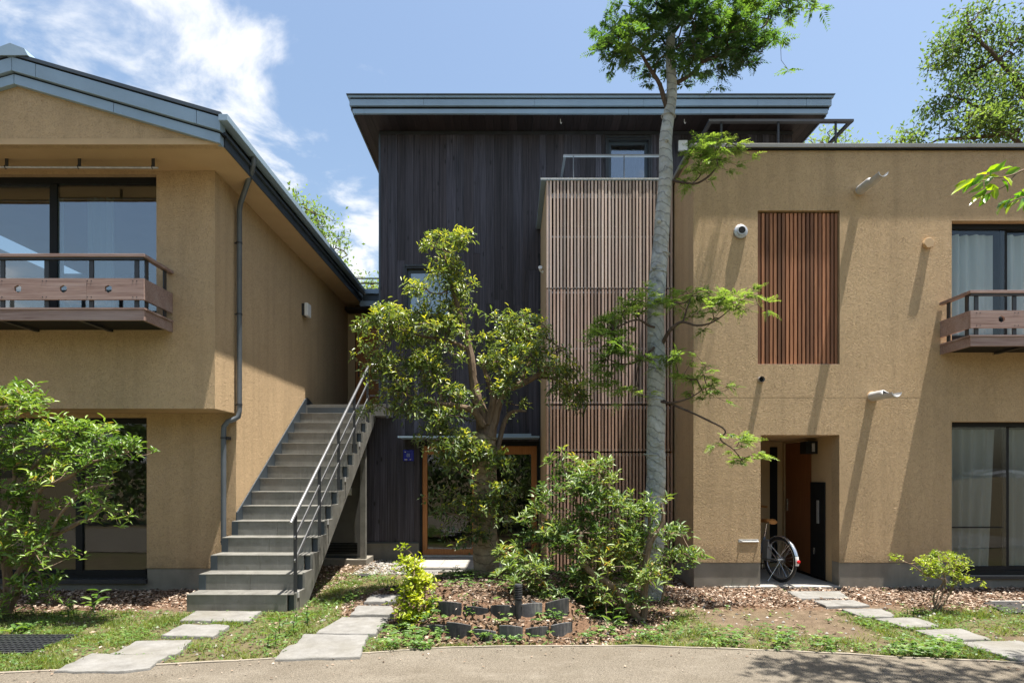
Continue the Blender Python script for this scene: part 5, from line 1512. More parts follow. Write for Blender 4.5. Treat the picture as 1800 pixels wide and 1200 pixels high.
sk = wood([([(852, 770, D2), (848, 735, D2), (832, 670, D2), (824, 610, D2), (806, 545, D2), (790, 490, D2 - 0.05), (780, 440, D2)], [0.12, 0.085, 0.052, 0.044, 0.034, 0.02, 0.008]),
           ([(856, 770, D2), (870, 725, D2), (885, 690, D2), (930, 668, D2 - 0.1), (968, 640, D2 - 0.15), (985, 610, D2 - .15)], [0.11, 0.07, 0.046, 0.038, 0.026, 0.008]),
           ([(856, 745, D2 - 0.05), (866, 700, D2 - 0.08), (858, 665, D2 - 0.1), (850, 640, D2 - 0.1)], [0.05, 0.04, 0.03, 0.022]),
           ([(850, 748, D2 - 0.1), (830, 722, D2 - 0.2), (795, 712, D2 - 0.3), (750, 706, D2 - 0.35), (705, 690, D2 - 0.4)], [0.055, 0.04, 0.03, 0.022, 0.008]),
           ([(872, 800, D2), (882, 760, D2 + 0.05), (896, 725, D2), (925, 722, D2 - 0.1)], [0.03, 0.032, 0.024, 0.012]),
           ([(824, 615, D2), (790, 600, D2 - 0.1), (740, 590, D2 - 0.2), (690, 575, D2 - 0.3)], [0.03, 0.022, 0.016, 0.006]),
           ([(905, 680, D2 - 0.05), (930, 640, D2 + 0.2), (940, 600, D2 + 0.25)], [0.03, 0.018, 0.006]),
           ([(940, 662, D2), (980, 668, D2 + 0.1), (1010, 690, D2 + 0.15)], [0.02, 0.014, 0.006]),
           ([(845, 850, D2 - 0.12), (825, 840, D2 - 0.25), (800, 825, D2 - 0.35)], [0.014, 0.01, 0.004]),
           ([(845, 790, D2 - 0.12), (815, 785, D2 - 0.25), (775, 770, D2 - 0.35)], [0.016, 0.012, 0.004])], M['bark_brown'], t2)
d = D2
c2 = [(782, 428, 38, 22, d, .30, 40), (790, 470, 34, 34, d, .3, 48), (805, 510, 34, 26, d, .28, 32), (755, 530, 55, 26, d - .1, .4, 62), (695, 556, 52, 18, d - .25, .35, 55), (650, 556, 22, 10, d - .3, .2, 14),
      (735, 585, 55, 26, d - .15, .45, 62), (790, 590, 45, 32, d, .4, 44), (700, 628, 62, 22, d - .25, .4, 66), (765, 640, 50, 28, d - .15, .45, 52), (672, 640, 26, 16, d - .3, .25, 18),
      (882, 580, 44, 22, d + .1, .4, 40), (935, 585, 40, 30, d + .05, .4, 46), (900, 630, 58, 30, d, .5, 66), (955, 632, 46, 36, d, .45, 60), (985, 680, 36, 34, d + .05, .35, 40), (1010, 700, 24, 26, d + .1, .25, 20),
      (740, 685, 60, 20, d - .3, .4, 52), (715, 715, 50, 14, d - .35, .3, 30), (765, 735, 48, 26, d - .3, .35, 44), (775, 775, 52, 24, d - .35, .3, 50), (812, 820, 40, 30, d - .35, .25, 34),
      (795, 880, 42, 24, d - .3, .25, 34), (850, 885, 44, 30, d - .32, .18, 40), (825, 935, 34, 16, d - .3, .15, 18), (858, 820, 34, 26, d - .34, .14, 26), (835, 780, 40, 20, d - .34, .16, 26), (880, 850, 30, 20, d - .3, .15, 14), (905, 690, 40, 26, d + .1, .4, 22), (800, 690, 36, 22, d - .2, .35, 30)]
c2 = [(c[0], c[1], c[2] * 1.12, c[3] * 0.95, c[4], c[5] * 1.1, int(c[6] * 1.2)) for c in c2]
pts = cloud(c2, 0.22, 2.4, 0.085, 0.022, 6)
sk += [np.array(P(px, py, D2 - 0.15)) for px, py in ((838, 880), (840, 910), (842, 930), (850, 830), (850, 800), (852, 860))]
allp, parr, off = grow(sk, pts)
twigs_mesh(allp, parr, off, M['bark_brown'], t2, 0.0030)
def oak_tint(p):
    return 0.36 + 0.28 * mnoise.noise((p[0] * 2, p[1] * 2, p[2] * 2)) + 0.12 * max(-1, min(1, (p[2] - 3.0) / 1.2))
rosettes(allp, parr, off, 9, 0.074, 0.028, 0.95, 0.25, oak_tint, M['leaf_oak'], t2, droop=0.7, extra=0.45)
# young yellow shoots standing above the old leaves
sel = rng.random(len(pts)) < 0.45
q = pts[sel]; pos, dr_, tn = [], [], []
for p in q:
    for j in range(rng.integers(5, 8)):
        an = rng.random() * 6.28
        pos.append(p + np.array([0, 0, 0.05]) + rng.normal(size=3) * 0.018); dr_.append((math.cos(an), math.sin(an), 0.35 + 0.5 * rng.random())); tn.append(0.74 + 0.17 * rng.normal())
pos = np.array(pos); n = len(pos)
leaves_mesh('young_shoots', pos, np.array(dr_), rng.normal(size=n) * 0.4, 0.066 * (0.7 + 0.5 * rng.random(n)), 0.022 * np.ones(n), np.array(tn), M['leaf_oak'], t2)

# ---- tall fir-like tree with grey-wrapped trunk
D1 = 7.3
t1 = thing('tall_wrapped_tree', (WX(1147, D1), D1, 0), 'tall slender tree with pale grey wrapped trunk and feathery sprays', 'tree')
trunk_wrapped([(1147, 1062, D1), (1149, 960, D1), (1151, 860, D1), (1154, 760, D1), (1154, 700, D1), (1156, 640, D1), (1150, 600, D1), (1151, 560, D1), (1156, 500, D1), (1160, 440, D1), (1166, 360, D1), (1172, 270, D1), (1176, 190, D1), (1180, 110, D1), (1183, 20, D1), (1185, -90, D1), (1187, -210, D1)],
              [0.125, 0.118, 0.115, 0.112, 0.108, 0.108, 0.105, 0.10, 0.105, 0.094, 0.088, 0.080, 0.066, 0.056, 0.047, 0.030, 0.012], M['wrap_grey'], t1)
for px, py, r_ in ((1153, 703, 0.113), (1157, 480, 0.105), (1163, 447, 0.097), (1149, 800, 0.117), (1175, 205, 0.082)):
    MB().torus(P(px, py, D1), r_, 0.007, (0.12, 0.02, 1), 30, 6).build('wrap_band', M['wrap_grey'], t1, smooth=True)
for px, py in ((1158, 388), (1149, 470), (1172, 246), (1144, 586)):
    MB().sphere(P(px, py, D1 - 0.085), 0.028, 10, 8, (1.1, 0.9, 1)).build('branch_stub', M['wrap_grey'], t1, smooth=True)
d = D1
sk1 = wood([([(1174, 195, d), (1160, 150, d - .05), (1140, 115, d - .1), (1120, 88, d - .1), (1085, 75, d - .1)], [0.03, 0.027, 0.022, 0.016, 0.005]),
            ([(1150, 128, d - .05), (1158, 105, d - .1), (1185, 88, d - .15), (1215, 60, d - .2)], [0.014, 0.012, 0.01, 0.005]),
            ([(1184, 148, d), (1212, 133, d), (1240, 107, d), (1285, 88, d + .05), (1315, 62, d + .1), (1345, 45, d + .1), (1355, 12, d + .1)], [0.028, 0.024, 0.021, 0.018, 0.013, 0.010, 0.005]),
            ([(1275, 92, d + .05), (1310, 88, d), (1340, 92, d - .05)], [0.014, 0.01, 0.004]), ([(1235, 112, d), (1232, 85, d - .15), (1250, 55, d - .2)], [0.012, 0.009, 0.004]),
            ([(1183, 60, d), (1215, 20, d - .2), (1265, -15, d - .3)], [0.02, 0.015, 0.006]), ([(1183, 20, d), (1150, -20, d), (1105, -40, d)], [0.018, 0.013, 0.005]), ([(1185, -40, d), (1240, -80, d), (1310, -90, d)], [0.016, 0.012, 0.005]),
            ([(1180, 316, d), (1195, 320, d - .1), (1222, 323, d - .15), (1245, 310, d - .2), (1260, 292, d - .2), (1262, 272, d - .2)], [0.016, 0.014, 0.012, 0.011, 0.009, 0.004]),
            ([(1218, 322, d - .15), (1230, 310, d - .15), (1233, 295, d - .15)], [0.008, 0.007, 0.003]),
            ([(1164, 604, d - .05), (1178, 580, d - .2), (1197, 566, d - .25), (1225, 572, d - .3), (1255, 565, d - .3), (1290, 538, d - .3)], [0.026, 0.022, 0.016, 0.012, 0.009, 0.004]),
            ([(1200, 565, d - .25), (1208, 545, d - .25), (1215, 520, d - .2)], [0.012, 0.009, 0.004]),
            ([(1150, 575, d - .1), (1140, 572, d - .15), (1118, 562, d - .2), (1085, 575, d - .2), (1060, 590, d - .2)], [0.016, 0.014, 0.011, 0.008, 0.003]),
            ([(1150, 610, d - .1), (1120, 635, d - .15), (1095, 640, d - .2), (1070, 632, d - .2)], [0.015, 0.012, 0.010, 0.004]), ([(1130, 625, d - .12), (1118, 660, d - .2), (1125, 690, d - .25)], [0.009, 0.007, 0.003]),
            ([(1160, 705, d - .08), (1180, 708, d - .2), (1210, 700, d - .25), (1240, 682, d - .25)], [0.016, 0.012, 0.009, 0.004]),
            ([(1165, 703, d - .08), (1200, 718, d - .25), (1240, 736, d - .35), (1268, 750, d - .4), (1275, 760, d - .4), (1266, 772, d - .4), (1290, 790, d - .4), (1306, 812, d - .4)], [0.014, 0.012, 0.011, 0.010, 0.009, 0.009, 0.007, 0.003])], M['bark_dark'], t1, wob=0.012)
c1 = [(1085, 92, 32, 22, d - .1, .35, 40), (1115, 62, 42, 32, d - .1, .4, 60), (1165, 55, 45, 45, d - .1, .45, 66), (1210, 30, 55, 45, d - .2, .5, 84), (1255, 60, 52, 40, d - .05, .5, 66), (1300, 45, 48, 40, d + .05, .45, 60), (1340, 20, 40, 28, d + .1, .4, 40), (1385, 12, 20, 14, d + .1, .2, 12),
      (1330, 85, 36, 18, d - .05, .3, 34), (1285, 100, 30, 16, d, .3, 22), (1195, 100, 26, 20, d - .15, .3, 26), (1235, 105, 26, 14, d - .1, .3, 16),
      (1170, -50, 100, 50, d, .8, 120), (1270, -70, 90, 45, d, .7, 90), (1190, -150, 70, 60, d, .6, 70)]
c1b = [(1222, 290, 26, 22, d - .15, .22, 26), (1250, 265, 36, 18, d - .2, .25, 36), (1278, 250, 20, 14, d - .2, .15, 12),
       (1155, 520, 40, 16, d - .25, .3, 30), (1205, 512, 36, 16, d - .2, .28, 30), (1260, 530, 42, 18, d - .3, .3, 38), (1300, 525, 20, 14, d - .3, .2, 14), (1110, 535, 34, 18, d - .2, .3, 28), (1080, 560, 34, 16, d - .2, .28, 26), (1065, 590, 30, 16, d - .2, .25, 22),
       (1090, 610, 36, 14, d - .2, .28, 22), (1065, 632, 30, 14, d - .2, .25, 20), (1145, 618, 30, 10, d - .3, .2, 14), (1190, 625, 26, 10, d - .3, .2, 12), (1062, 665, 26, 20, d - .2, .22, 16), (1108, 680, 22, 22, d - .25, .2, 16),
       (1225, 655, 26, 14, d - .25, .2, 18), (1250, 678, 24, 14, d - .25, .2, 16), (1280, 765, 14, 8, d - .4, .12, 6), (1312, 778, 18, 8, d - .4, .14, 9), (1318, 802, 26, 10, d - .4, .16, 12)]
def sprays(allp, parent, off, axis_len, leaflet, mat, parent_obj, tint_fn, name='crown', droop=0.35, pairs=9):
    idx = np.arange(off, len(allp)); ax = outward(allp, parent, off, idx)
    pos, dirs, ln, tn, roll = [], [], [], [], []
    for k in range(len(idx)):
        tb = tint_fn(allp[idx[k]])
        for rep in range(3):
            a = ax[k] * 0.8 + rng.normal(size=3) * 0.55; a[2] = a[2] * 0.5 + 0.05; a /= np.linalg.norm(a)
            L = axis_len * (0.6 + 0.7 * rng.random())
            s = np.cross(a, [0, 0, 1.0]); s /= np.linalg.norm(s) + 1e-9
            s = s * 0.93 + np.array([0, 0, 1]) * rng.normal() * 0.25
            for j in range(pairs):
                t = (j + 0.5) / pairs
                p = allp[idx[k]] + a * (L * t) - np.array([0, 0, droop * L * t * t])
                tl = leaflet * (1.15 - 0.75 * t)
                for sg in (-1, 1):
                    dd = a * 0.55 + s * sg * 0.85 + np.array([0, 0, -0.25 * droop - 0.1 * t]) + rng.normal(size=3) * 0.12
                    pos.append(p); dirs.append(dd); ln.append(tl * (0.8 + 0.4 * rng.random())); tn.append(tb + 0.28 * (t - 0.5) + rng.normal() * 0.07)
    n = len(pos); ln = np.array(ln)
    return leaves_mesh(name, np.array(pos), np.array(dirs), rng.normal(size=n) * 0.3, ln, ln * 0.27, np.array(tn), mat, parent_obj, kite=True)
c1 = [(c[0], c[1] - 6, c[2] * 1.08, c[3] * 0.72, c[4], c[5], int(c[6] * 0.85)) for c in c1]
p1, p1b = cloud(c1, 0.14, 2.2, 0.13, 0.03, 6), cloud(c1b, 0.0, 2.5, 0.09, 0.02, 5)
hi = [s for s in sk1 if s[2] > 6.0]; lo = [s for s in sk1 if s[2] <= 6.0]
A = grow(hi, p1); twigs_mesh(*A, M['bark_dark'], t1, 0.0026)
sprays(*A, 0.16, 0.070, M['leaf_fir'], t1, ntint(0.42, 0.6, 1.8), droop=0.16)
A = grow(lo, p1b); twigs_mesh(*A, M['bark_dark'], t1, 0.0024)
sprays(*A, 0.14, 0.055, M['leaf_fir_pale'], t1, ntint(0.6, 0.5, 2.2), name='lower_sprays', droop=0.22)

# ---- azaleas
def azalea(name, label, limbs, clumps, mat, base, per=8, length=0.088, width=0.026, bark='bark_azalea', tw=0.0028, tint=None, gap=0.15, k=1.0, extra=0.12, lift=1.0, pad=0.085):
    clumps = [c[:6] + (int(c[6] * k),) for c in clumps]
    t = thing(name, base, label, 'shrub')
    sk_ = wood(limbs, M[bark], t, 'stem', wob=0.02)
    pts_ = cloud(clumps, gap, 3.0, pad, pad * 0.28, 5)
    A_ = grow(sk_, pts_); twigs_mesh(*A_, M[bark], t, tw)
    rosettes(*A_, per, length, width, 0.92, lift, tint or ntint(0.5, 0.5, 2.5), mat, t, extra=extra, jit=0.15)
    return t
d = 6.3
azalea('azalea_bush', 'large bright green azalea with twisted stems before the gabled house window',
       [([(10, 1075, d), (35, 1010, d), (60, 965, d), (105, 935, d - .1), (165, 905, d - .15), (185, 885, d - .15)], [0.055, 0.05, 0.036, 0.024, 0.015, 0.006]),
        ([(15, 1070, d + .1), (12, 970, d + .1), (22, 890, d + .05), (60, 820, d), (110, 780, d), (170, 765, d)], [0.05, 0.042, 0.034, 0.022, 0.014, 0.006]),
        ([(40, 1000, d), (55, 920, d - .1), (70, 860, d - .15), (120, 838, d - .2), (155, 815, d - .2), (225, 795, d - .2)], [0.036, 0.028, 0.024, 0.024, 0.016, 0.006]),
        ([(20, 900, d), (25, 820, d - .1), (28, 740, d - .1), (45, 690, d - .1)], [0.022, 0.015, 0.010, 0.005]),
        ([(75, 960, d - .1), (110, 900, d - .3), (150, 860, d - .35), (200, 850, d - .3)], [0.018, 0.014, 0.010, 0.004]),
        ([(-5, 1060, d - .1), (-30, 960, d - .1), (-40, 850, d - .1), (-20, 760, d)], [0.05, 0.04, 0.03, 0.01])],
       [(45, 690, 42, 18, d - .1, .3, 52), (15, 715, 32, 26, d - .1, .3, 34), (70, 712, 28, 12, d - .1, .2, 18), (105, 755, 46, 18, d - .1, .35, 44), (165, 750, 34, 14, d - .15, .28, 28), (140, 775, 46, 18, d - .15, .35, 40),
        (205, 785, 36, 11, d - .2, .25, 28), (245, 780, 22, 9, d - .2, .18, 14), (40, 775, 46, 26, d - .1, .35, 42), (70, 815, 52, 20, d - .15, .35, 40), (135, 815, 40, 16, d - .2, .3, 28), (25, 870, 40, 28, d - .1, .3, 28),
        (55, 850, 34, 16, d - .2, .25, 18), (150, 850, 26, 9, d - .3, .2, 10), (205, 822, 18, 7, d - .3, .15, 7), (165, 880, 26, 14, d - .2, .2, 16), (40, 925, 40, 18, d - .2, .25, 24), (90, 950, 34, 20, d - .2, .25, 24),
        (15, 985, 34, 30, d - .1, .3, 26), (70, 1000, 40, 22, d - .15, .25, 22), (190, 895, 26, 8, d - .2, .15, 7), (60, 960, 60, 40, d + .15, .3, 30), (110, 890, 50, 30, d + .1, .3, 24), (30, 1050, 40, 18, d, .25, 18), (-20, 800, 36, 80, d, .4, 50), (-20, 960, 36, 70, d, .4, 40), (40, 1035, 36, 16, d - .1, .25, 16)],
       M['leaf_azalea_bright'], (WX(10, d), d, 0), k=1.0, tint=ntint(0.55, 0.5, 2.5))
d = 6.25
azalea('azalea_bush', 'spreading pale green azalea with bare crooked stems beside the tile-edged bed',
       [([(1128, 1100, d), (1100, 1060, d - .05), (1070, 1025, d - .1), (1035, 1000, d - .1), (1018, 965, d - .1), (1022, 935, d - .1)], [0.048, 0.042, 0.036, 0.034, 0.030, 0.022]),
        ([(1128, 1100, d), (1134, 1040, d), (1136, 975, d), (1150, 945, d), (1163, 925, d), (1162, 885, d)], [0.046, 0.040, 0.036, 0.030, 0.026, 0.010]),
        ([(1140, 960, d), (1142, 920, d + .05), (1130, 880, d + .05)], [0.02, 0.018, 0.008]),
        ([(1048, 1095, d + .1), (1040, 1010, d + .15), (1022, 920, d + .2), (1000, 850, d + .2), (985, 800, d + .2)], [0.024, 0.02, 0.016, 0.012, 0.005]),
        ([(1030, 1098, d + .05), (1000, 1050, d), (960, 1028, d - .05), (930, 1000, d - .1)], [0.026, 0.022, 0.02, 0.008]),
        ([(1062, 1098, d + .1), (1070, 1000, d + .1), (1085, 900, d + .15), (1060, 840, d + .2)], [0.018, 0.015, 0.012, 0.005]),
        ([(940, 1060, d + .4), (945, 960, d + .4), (950, 880, d + .4)], [0.02, 0.016, 0.01]),
        ([(1160, 1068, d + .1), (1172, 1020, d + .1), (1192, 985, d + .1), (1212, 965, d + .1)], [0.012, 0.010, 0.008, 0.004])],
       [(990, 815, 26, 22, d + .2, .25, 24), (1040, 835, 40, 24, d + .2, .3, 36), (1000, 865, 46, 28, d + .15, .3, 44), (1075, 865, 44, 24, d + .15, .3, 38), (1135, 875, 34, 26, d + .05, .28, 28),
        (955, 895, 36, 26, d + .2, .25, 22), (930, 935, 40, 20, d + .2, .25, 24), (905, 965, 30, 14, d + .15, .2, 18), (1030, 910, 48, 34, d + .1, .35, 52), (1100, 925, 46, 34, d + .05, .35, 46), (985, 950, 46, 30, d, .35, 42),
        (1060, 975, 50, 36, d - .05, .35, 50), (1130, 985, 40, 36, d, .3, 34), (1175, 935, 26, 20, d + .05, .2, 14), (1185, 965, 24, 14, d + .1, .18, 14), (1212, 968, 16, 8, d + .1, .12, 8), (1160, 1005, 34, 24, d + .05, .25, 22),
        (930, 995, 44, 22, d - .1, .28, 38), (900, 1005, 24, 14, d - .1, .2, 14), (960, 1030, 34, 14, d - .1, .22, 20), (1020, 1030, 46, 28, d, .3, 34), (1080, 1040, 44, 28, d + .05, .28, 28), (1040, 1070, 34, 18, d + .05, .22, 22), (1010, 1085, 30, 14, d + .1, .2, 16), (1080, 1085, 36, 14, d + .1, .2, 18), (1000, 935, 40, 24, d + .3, .3, 26), (1110, 965, 40, 40, d + .3, .3, 26)],
       M['leaf_azalea'], (WX(1128, d), d, 0), k=1.35, tint=ntint(0.55, 0.5, 2.5))
d = 6.64
azalea('small_azalea', 'small flat-topped azalea on thin bare stems near the right window',
       [([(1645, 1078, d), (1665, 1050, d), (1675, 1020, d), (1672, 1000, d)], [0.016, 0.013, 0.010, 0.004]), ([(1640, 1077, d), (1655, 1050, d), (1660, 1015, d + .05), (1650, 995, d)], [0.014, 0.012, 0.008, 0.004]),
        ([(1648, 1078, d), (1640, 1045, d), (1658, 1020, d - .05), (1630, 1010, d - .1), (1610, 995, d - .1), (1595, 988, d - .1)], [0.012, 0.010, 0.009, 0.008, 0.006, 0.003]), ([(1638, 1075, d), (1645, 1060, d), (1650, 1040, d)], [0.010, 0.008, 0.004]),
        ([(1672, 1030, d), (1688, 1020, d), (1700, 1012, d)], [0.007, 0.005, 0.003])],
       [(1597, 985, 20, 6, d - .1, .18, 22), (1630, 988, 24, 9, d - .1, .22, 28), (1655, 978, 26, 8, d, .25, 30), (1683, 985, 24, 12, d, .25, 32), (1672, 1000, 28, 9, d, .25, 28), (1645, 1000, 22, 7, d - .05, .2, 18), (1690, 1013, 18, 5, d, .15, 14), (1640, 1012, 16, 5, d - .1, .15, 6)],
       M['leaf_gold'], (WX(1645, d), d, 0), per=7, length=0.038, width=0.015, tw=0.002, tint=ntint(0.35, 0.4, 4), k=1.25, extra=0.4, pad=0.045)
d = 6.05
azalea('yellow_green_shrub', 'upright yellow-green shrub beside the stepping stones and tile edging',
       [([(733, 1108, d), (730, 1060, d), (728, 1010, d), (722, 985, d)], [0.014, 0.012, 0.008, 0.003]), ([(737, 1108, d), (745, 1060, d), (748, 1035, d)], [0.012, 0.009, 0.003]), ([(735, 1108, d), (715, 1070, d - .05), (712, 1050, d)], [0.01, 0.008, 0.003]),
        ([(728, 1000, d), (728, 985, d), (720, 970, d), (706, 960, d)], [0.004, 0.0035, 0.003, 0.002])],
       [(722, 988, 20, 12, d, .16, 26), (727, 1010, 24, 14, d, .2, 34), (733, 1032, 26, 16, d, .22, 40), (728, 1056, 32, 18, d, .26, 52), (738, 1078, 38, 18, d, .28, 56), (722, 1090, 26, 14, d, .22, 26), (755, 1030, 12, 8, d, .1, 7), (760, 1062, 16, 12, d, .12, 12), (708, 962, 5, 3, d, .03, 2)],
       M['leaf_gold'], (WX(733, d), d, 0), per=7, length=0.05, width=0.028, tint=ntint(0.5, 0.6, 6), gap=0.0, k=1.5, extra=0.4, pad=0.04)

# ---- trees behind the houses
def bg_tree(label, trunk, clumps, base, leaf=0.16, per=9, mat='leaf_bg', name='broadleaf_tree', gap=0.2, fr=0.8, base_t=0.5, group='trees behind the houses', k=1.0):
    t = thing(name, base, label, 'tree', group)
    sk_ = wood(trunk, M['bark_dark'], t, 'limb', wob=0.1, n=7)
    pts_ = cloud(clumps, gap, fr, 0.36, 0.09, 7)
    A_ = grow(sk_, pts_); twigs_mesh(*A_, M['bark_dark'], t, 0.008, nside=4)
    rosettes(*A_, per, leaf, leaf * 0.45, 0.95, 0.2, ntint(base_t, 0.6, 0.7), M[mat], t, kite=True, extra=1.0)
d = 22
bg_tree('tall broadleaf tree rising behind the flat roof at the picture edge',
        [([(1850, 900, d), (1840, 400, d), (1835, 250, d), (1790, 150, d), (1740, 90, d), (1700, 40, d)], [0.4, 0.28, 0.18, 0.11, 0.07, 0.03]), ([(1836, 300, d), (1780, 240, d), (1720, 190, d), (1670, 170, d)], [0.12, 0.085, 0.06, 0.025]),
         ([(1838, 300, d), (1870, 150, d), (1880, 0, d), (1880, -150, d)], [0.2, 0.13, 0.09, 0.03]), ([(1790, 230, d), (1730, 240, d), (1650, 245, d)], [0.12, 0.08, 0.03]), ([(1838, 320, d), (1750, 290, d), (1640, 270, d), (1580, 255, d)], [0.12, 0.08, 0.05, 0.02])],
        [(1690, 60, 36, 34, d, 1.0, 60), (1740, 30, 46, 44, d, 1.2, 90), (1720, 100, 54, 30, d, 1.2, 80), (1800, 60, 60, 60, d, 1.5, 120), (1850, -40, 90, 90, d, 1.8, 140), (1670, 165, 34, 24, d, 1.0, 48), (1720, 170, 50, 30, d, 1.2, 70),
         (1790, 160, 60, 50, d, 1.5, 110), (1690, 225, 60, 22, d, 1.2, 80), (1620, 225, 30, 14, d, 1.0, 34), (1590, 243, 34, 9, d, 1.0, 30), (1760, 235, 70, 26, d, 1.4, 100), (1850, 180, 70, 80, d, 1.8, 130), (1640, 262, 80, 16, d, 1.0, 40)],
        (WX(1850, d), d, 0), leaf=0.17, per=12, gap=0.2, fr=0.45, base_t=0.55)
d = 21
bg_tree('leafy tree behind the gable roof beside the dark house', [([(470, 900, d), (480, 500, d), (510, 420, d), (540, 370, d)], [0.4, 0.3, 0.2, 0.05]), ([(490, 480, d), (550, 450, d), (585, 440, d)], [0.2, 0.12, 0.04])],
        [(515, 345, 18, 18, d, .8, 26), (545, 365, 26, 24, d, 1.0, 44), (525, 385, 34, 26, d, 1.0, 44), (570, 410, 26, 26, d, 1.0, 44), (540, 430, 40, 30, d, 1.2, 50), (590, 440, 16, 18, d, .8, 22), (560, 465, 40, 26, d, 1.0, 36), (490, 370, 26, 40, d, 1, 30)], (WX(470, d), d, 0), base_t=0.6)
d = 24
bg_tree('bright green tree top seen in the gap beyond the link roof', [([(655, 900, d), (655, 560, d), (655, 500, d)], [0.3, 0.2, 0.05])], [(652, 497, 14, 9, d, .6, 22), (662, 510, 22, 14, d, .8, 34), (640, 515, 20, 9, d, .6, 16)], (WX(655, d), d, 0), base_t=0.9)
bg_tree('low tree top peeking over the parapet beside the roof railing', [([(1450, 900, d), (1450, 330, d), (1450, 262, d)], [0.3, 0.2, 0.05])], [(1422, 250, 9, 5, d, .5, 12), (1460, 246, 14, 7, d, .6, 22), (1450, 262, 40, 12, d, .8, 30), (1518, 254, 10, 4, d, .4, 10)], (WX(1450, d), d, 0), base_t=0.75)

# ---- tree just outside the picture whose branch reaches in
D8 = 3.55
ft = thing('overhanging_tree', (4.6, 3.7, 0), 'broadleaf tree reaching in from the picture edge with sunlit yellow-green leaves', 'tree')
MB().tube([(4.75, 3.75, -0.05), (4.7, 3.72, 1.5), (4.75, 3.7, 3.2), (4.7, 3.75, 5.0), (4.5, 3.8, 6.5)], [0.13, 0.11, 0.10, 0.085, 0.03], 14).build('trunk', M['bark_brown'], ft, smooth=True)
fs_ = wood([([(2245, 150, 3.7), (2000, 240, D8), (1850, 285, D8), (1800, 299, D8), (1782, 307, D8), (1760, 312, D8), (1735, 313, D8)], [0.03, 0.016, 0.010, 0.006, 0.005, 0.0035, 0.002]),
            ([(1788, 304, D8), (1775, 318, D8), (1762, 330, D8 - .02), (1740, 337, D8 - .03), (1727, 345, D8 - .03)], [0.004, 0.003, 0.0026, 0.002, 0.0012]),
            ([(2000, 245, D8), (1900, 320, D8 - .05), (1830, 340, D8 - .08), (1795, 348, D8 - .08), (1775, 354, D8 - .08)], [0.010, 0.007, 0.005, 0.003, 0.0015])], M['bark_azalea'], ft, wob=0.004)
LP = [(1742, 304, 1756, 293, .5), (1733, 303, 1754, 292, .7), (1752, 302, 1778, 291, .7), (1766, 307, 1790, 296, .55), (1734, 306, 1720, 306, .9), (1730, 307, 1712, 322, .35), (1716, 315, 1690, 333, .95), (1722, 318, 1676, 334, .85), (1725, 320, 1690, 335, .3),
      (1728, 320, 1708, 338, .7), (1740, 312, 1745, 300, .2), (1746, 310, 1732, 325, .1), (1732, 328, 1750, 330, .75), (1746, 326, 1748, 335, .8), (1762, 310, 1780, 324, .85), (1760, 315, 1770, 330, .1), (1757, 310, 1743, 312, .9), (1735, 334, 1712, 347, .25),
      (1733, 340, 1706, 356, .9), (1730, 346, 1722, 356, .95), (1727, 342, 1732, 354, .15), (1742, 338, 1730, 352, .2), (1795, 350, 1778, 349, .3), (1782, 352, 1752, 362, .15), (1780, 352, 1765, 364, .3), (1770, 358, 1750, 376, .95), (1792, 352, 1766, 372, .8), (1800, 345, 1784, 340, .2),
      (1802, 350, 1793, 364, .6), (1808, 340, 1798, 330, .7), (1815, 350, 1800, 372, .5), (1822, 335, 1812, 320, .6), (1700, 322, 1682, 326, .8)]
for k, (a, b, c, e, tnt) in enumerate(LP):
    p0, p1_ = P(a, b, D8 + rng.normal() * 0.03), P(c, e, D8 - 0.03 + rng.normal() * 0.03)
    dv = np.array([p1_ - p0]); L = float(np.linalg.norm(dv)); L = max(L, 0.085)
    lm = leaves_mesh('leaf', np.array([p0]), dv, np.array([rng.normal() * 0.9]), np.array([L * 1.05]), np.array([0.046]), np.array([tnt]), M['leaf_front'], ft, kind=None)
# its crown stands above the picture and shades the path
cp = []
for cx, cy, cz, r_, n in ((3.55, 4.25, 6.1, 0.45, 26), (3.85, 4.35, 6.4, 0.4, 22), (4.3, 4.1, 6.3, 0.6, 36), (4.9, 3.9, 6.5, 0.7, 40), (5.2, 4.3, 5.8, 0.6, 30), (4.6, 3.4, 6.9, 0.7, 36), (3.35, 4.2, 6.3, 0.3, 10)):
    for _ in range(n):
        q = rng.normal(size=3); q /= np.linalg.norm(q); cp.append(np.array([cx, cy, cz]) + q * np.array([r_, r_ * 0.7, r_ * 0.5]) * rng.random() ** 0.5)
ups = [np.array((4.7, 3.75, 5.0)), np.array((4.6, 3.78, 5.8)), np.array((4.5, 3.8, 6.5))]
A = grow(ups, np.array(cp)); twigs_mesh(*A, M['bark_azalea'], ft, 0.004)
rosettes(*A, 7, 0.12, 0.055, 0.95, 0.2, ntint(0.4, 0.5, 2), M['leaf_front'], ft, extra=0.8)

# ---- woodland edge across the path, seen only mirrored in the glass
wp = []
for k in range(5200):
    x = rng.uniform(-13, 13); hgt = 4.6 + 1.6 * mnoise.noise((x * 0.35, 3.3, 0)) + 1.4 * mnoise.noise((x * 1.1, 1.3, 0))
    z = rng.random() ** 0.9 * max(hgt, 1.5); wp.append((x, -2.3 - abs(rng.normal()) * 0.6 - 0.35 * z, z + 0.1))
wp = np.array(wp); n = len(wp) * 6
pos = np.repeat(wp, 6, axis=0) + rng.normal(size=(n, 3)) * 0.22
o = leaves_mesh('woodland_foliage', pos, rng.normal(size=(n, 3)) + np.array([0, 0.4, -0.2]), rng.normal(size=n), 0.22 * (0.6 + 0.8 * rng.random(n)), 0.11 * np.ones(n), 0.45 + 0.25 * rng.normal(size=n), M['leaf_bg'], None, kite=True)
tag(o, 'mass of garden greenery across the path, mirrored in the windows', kind='stuff')

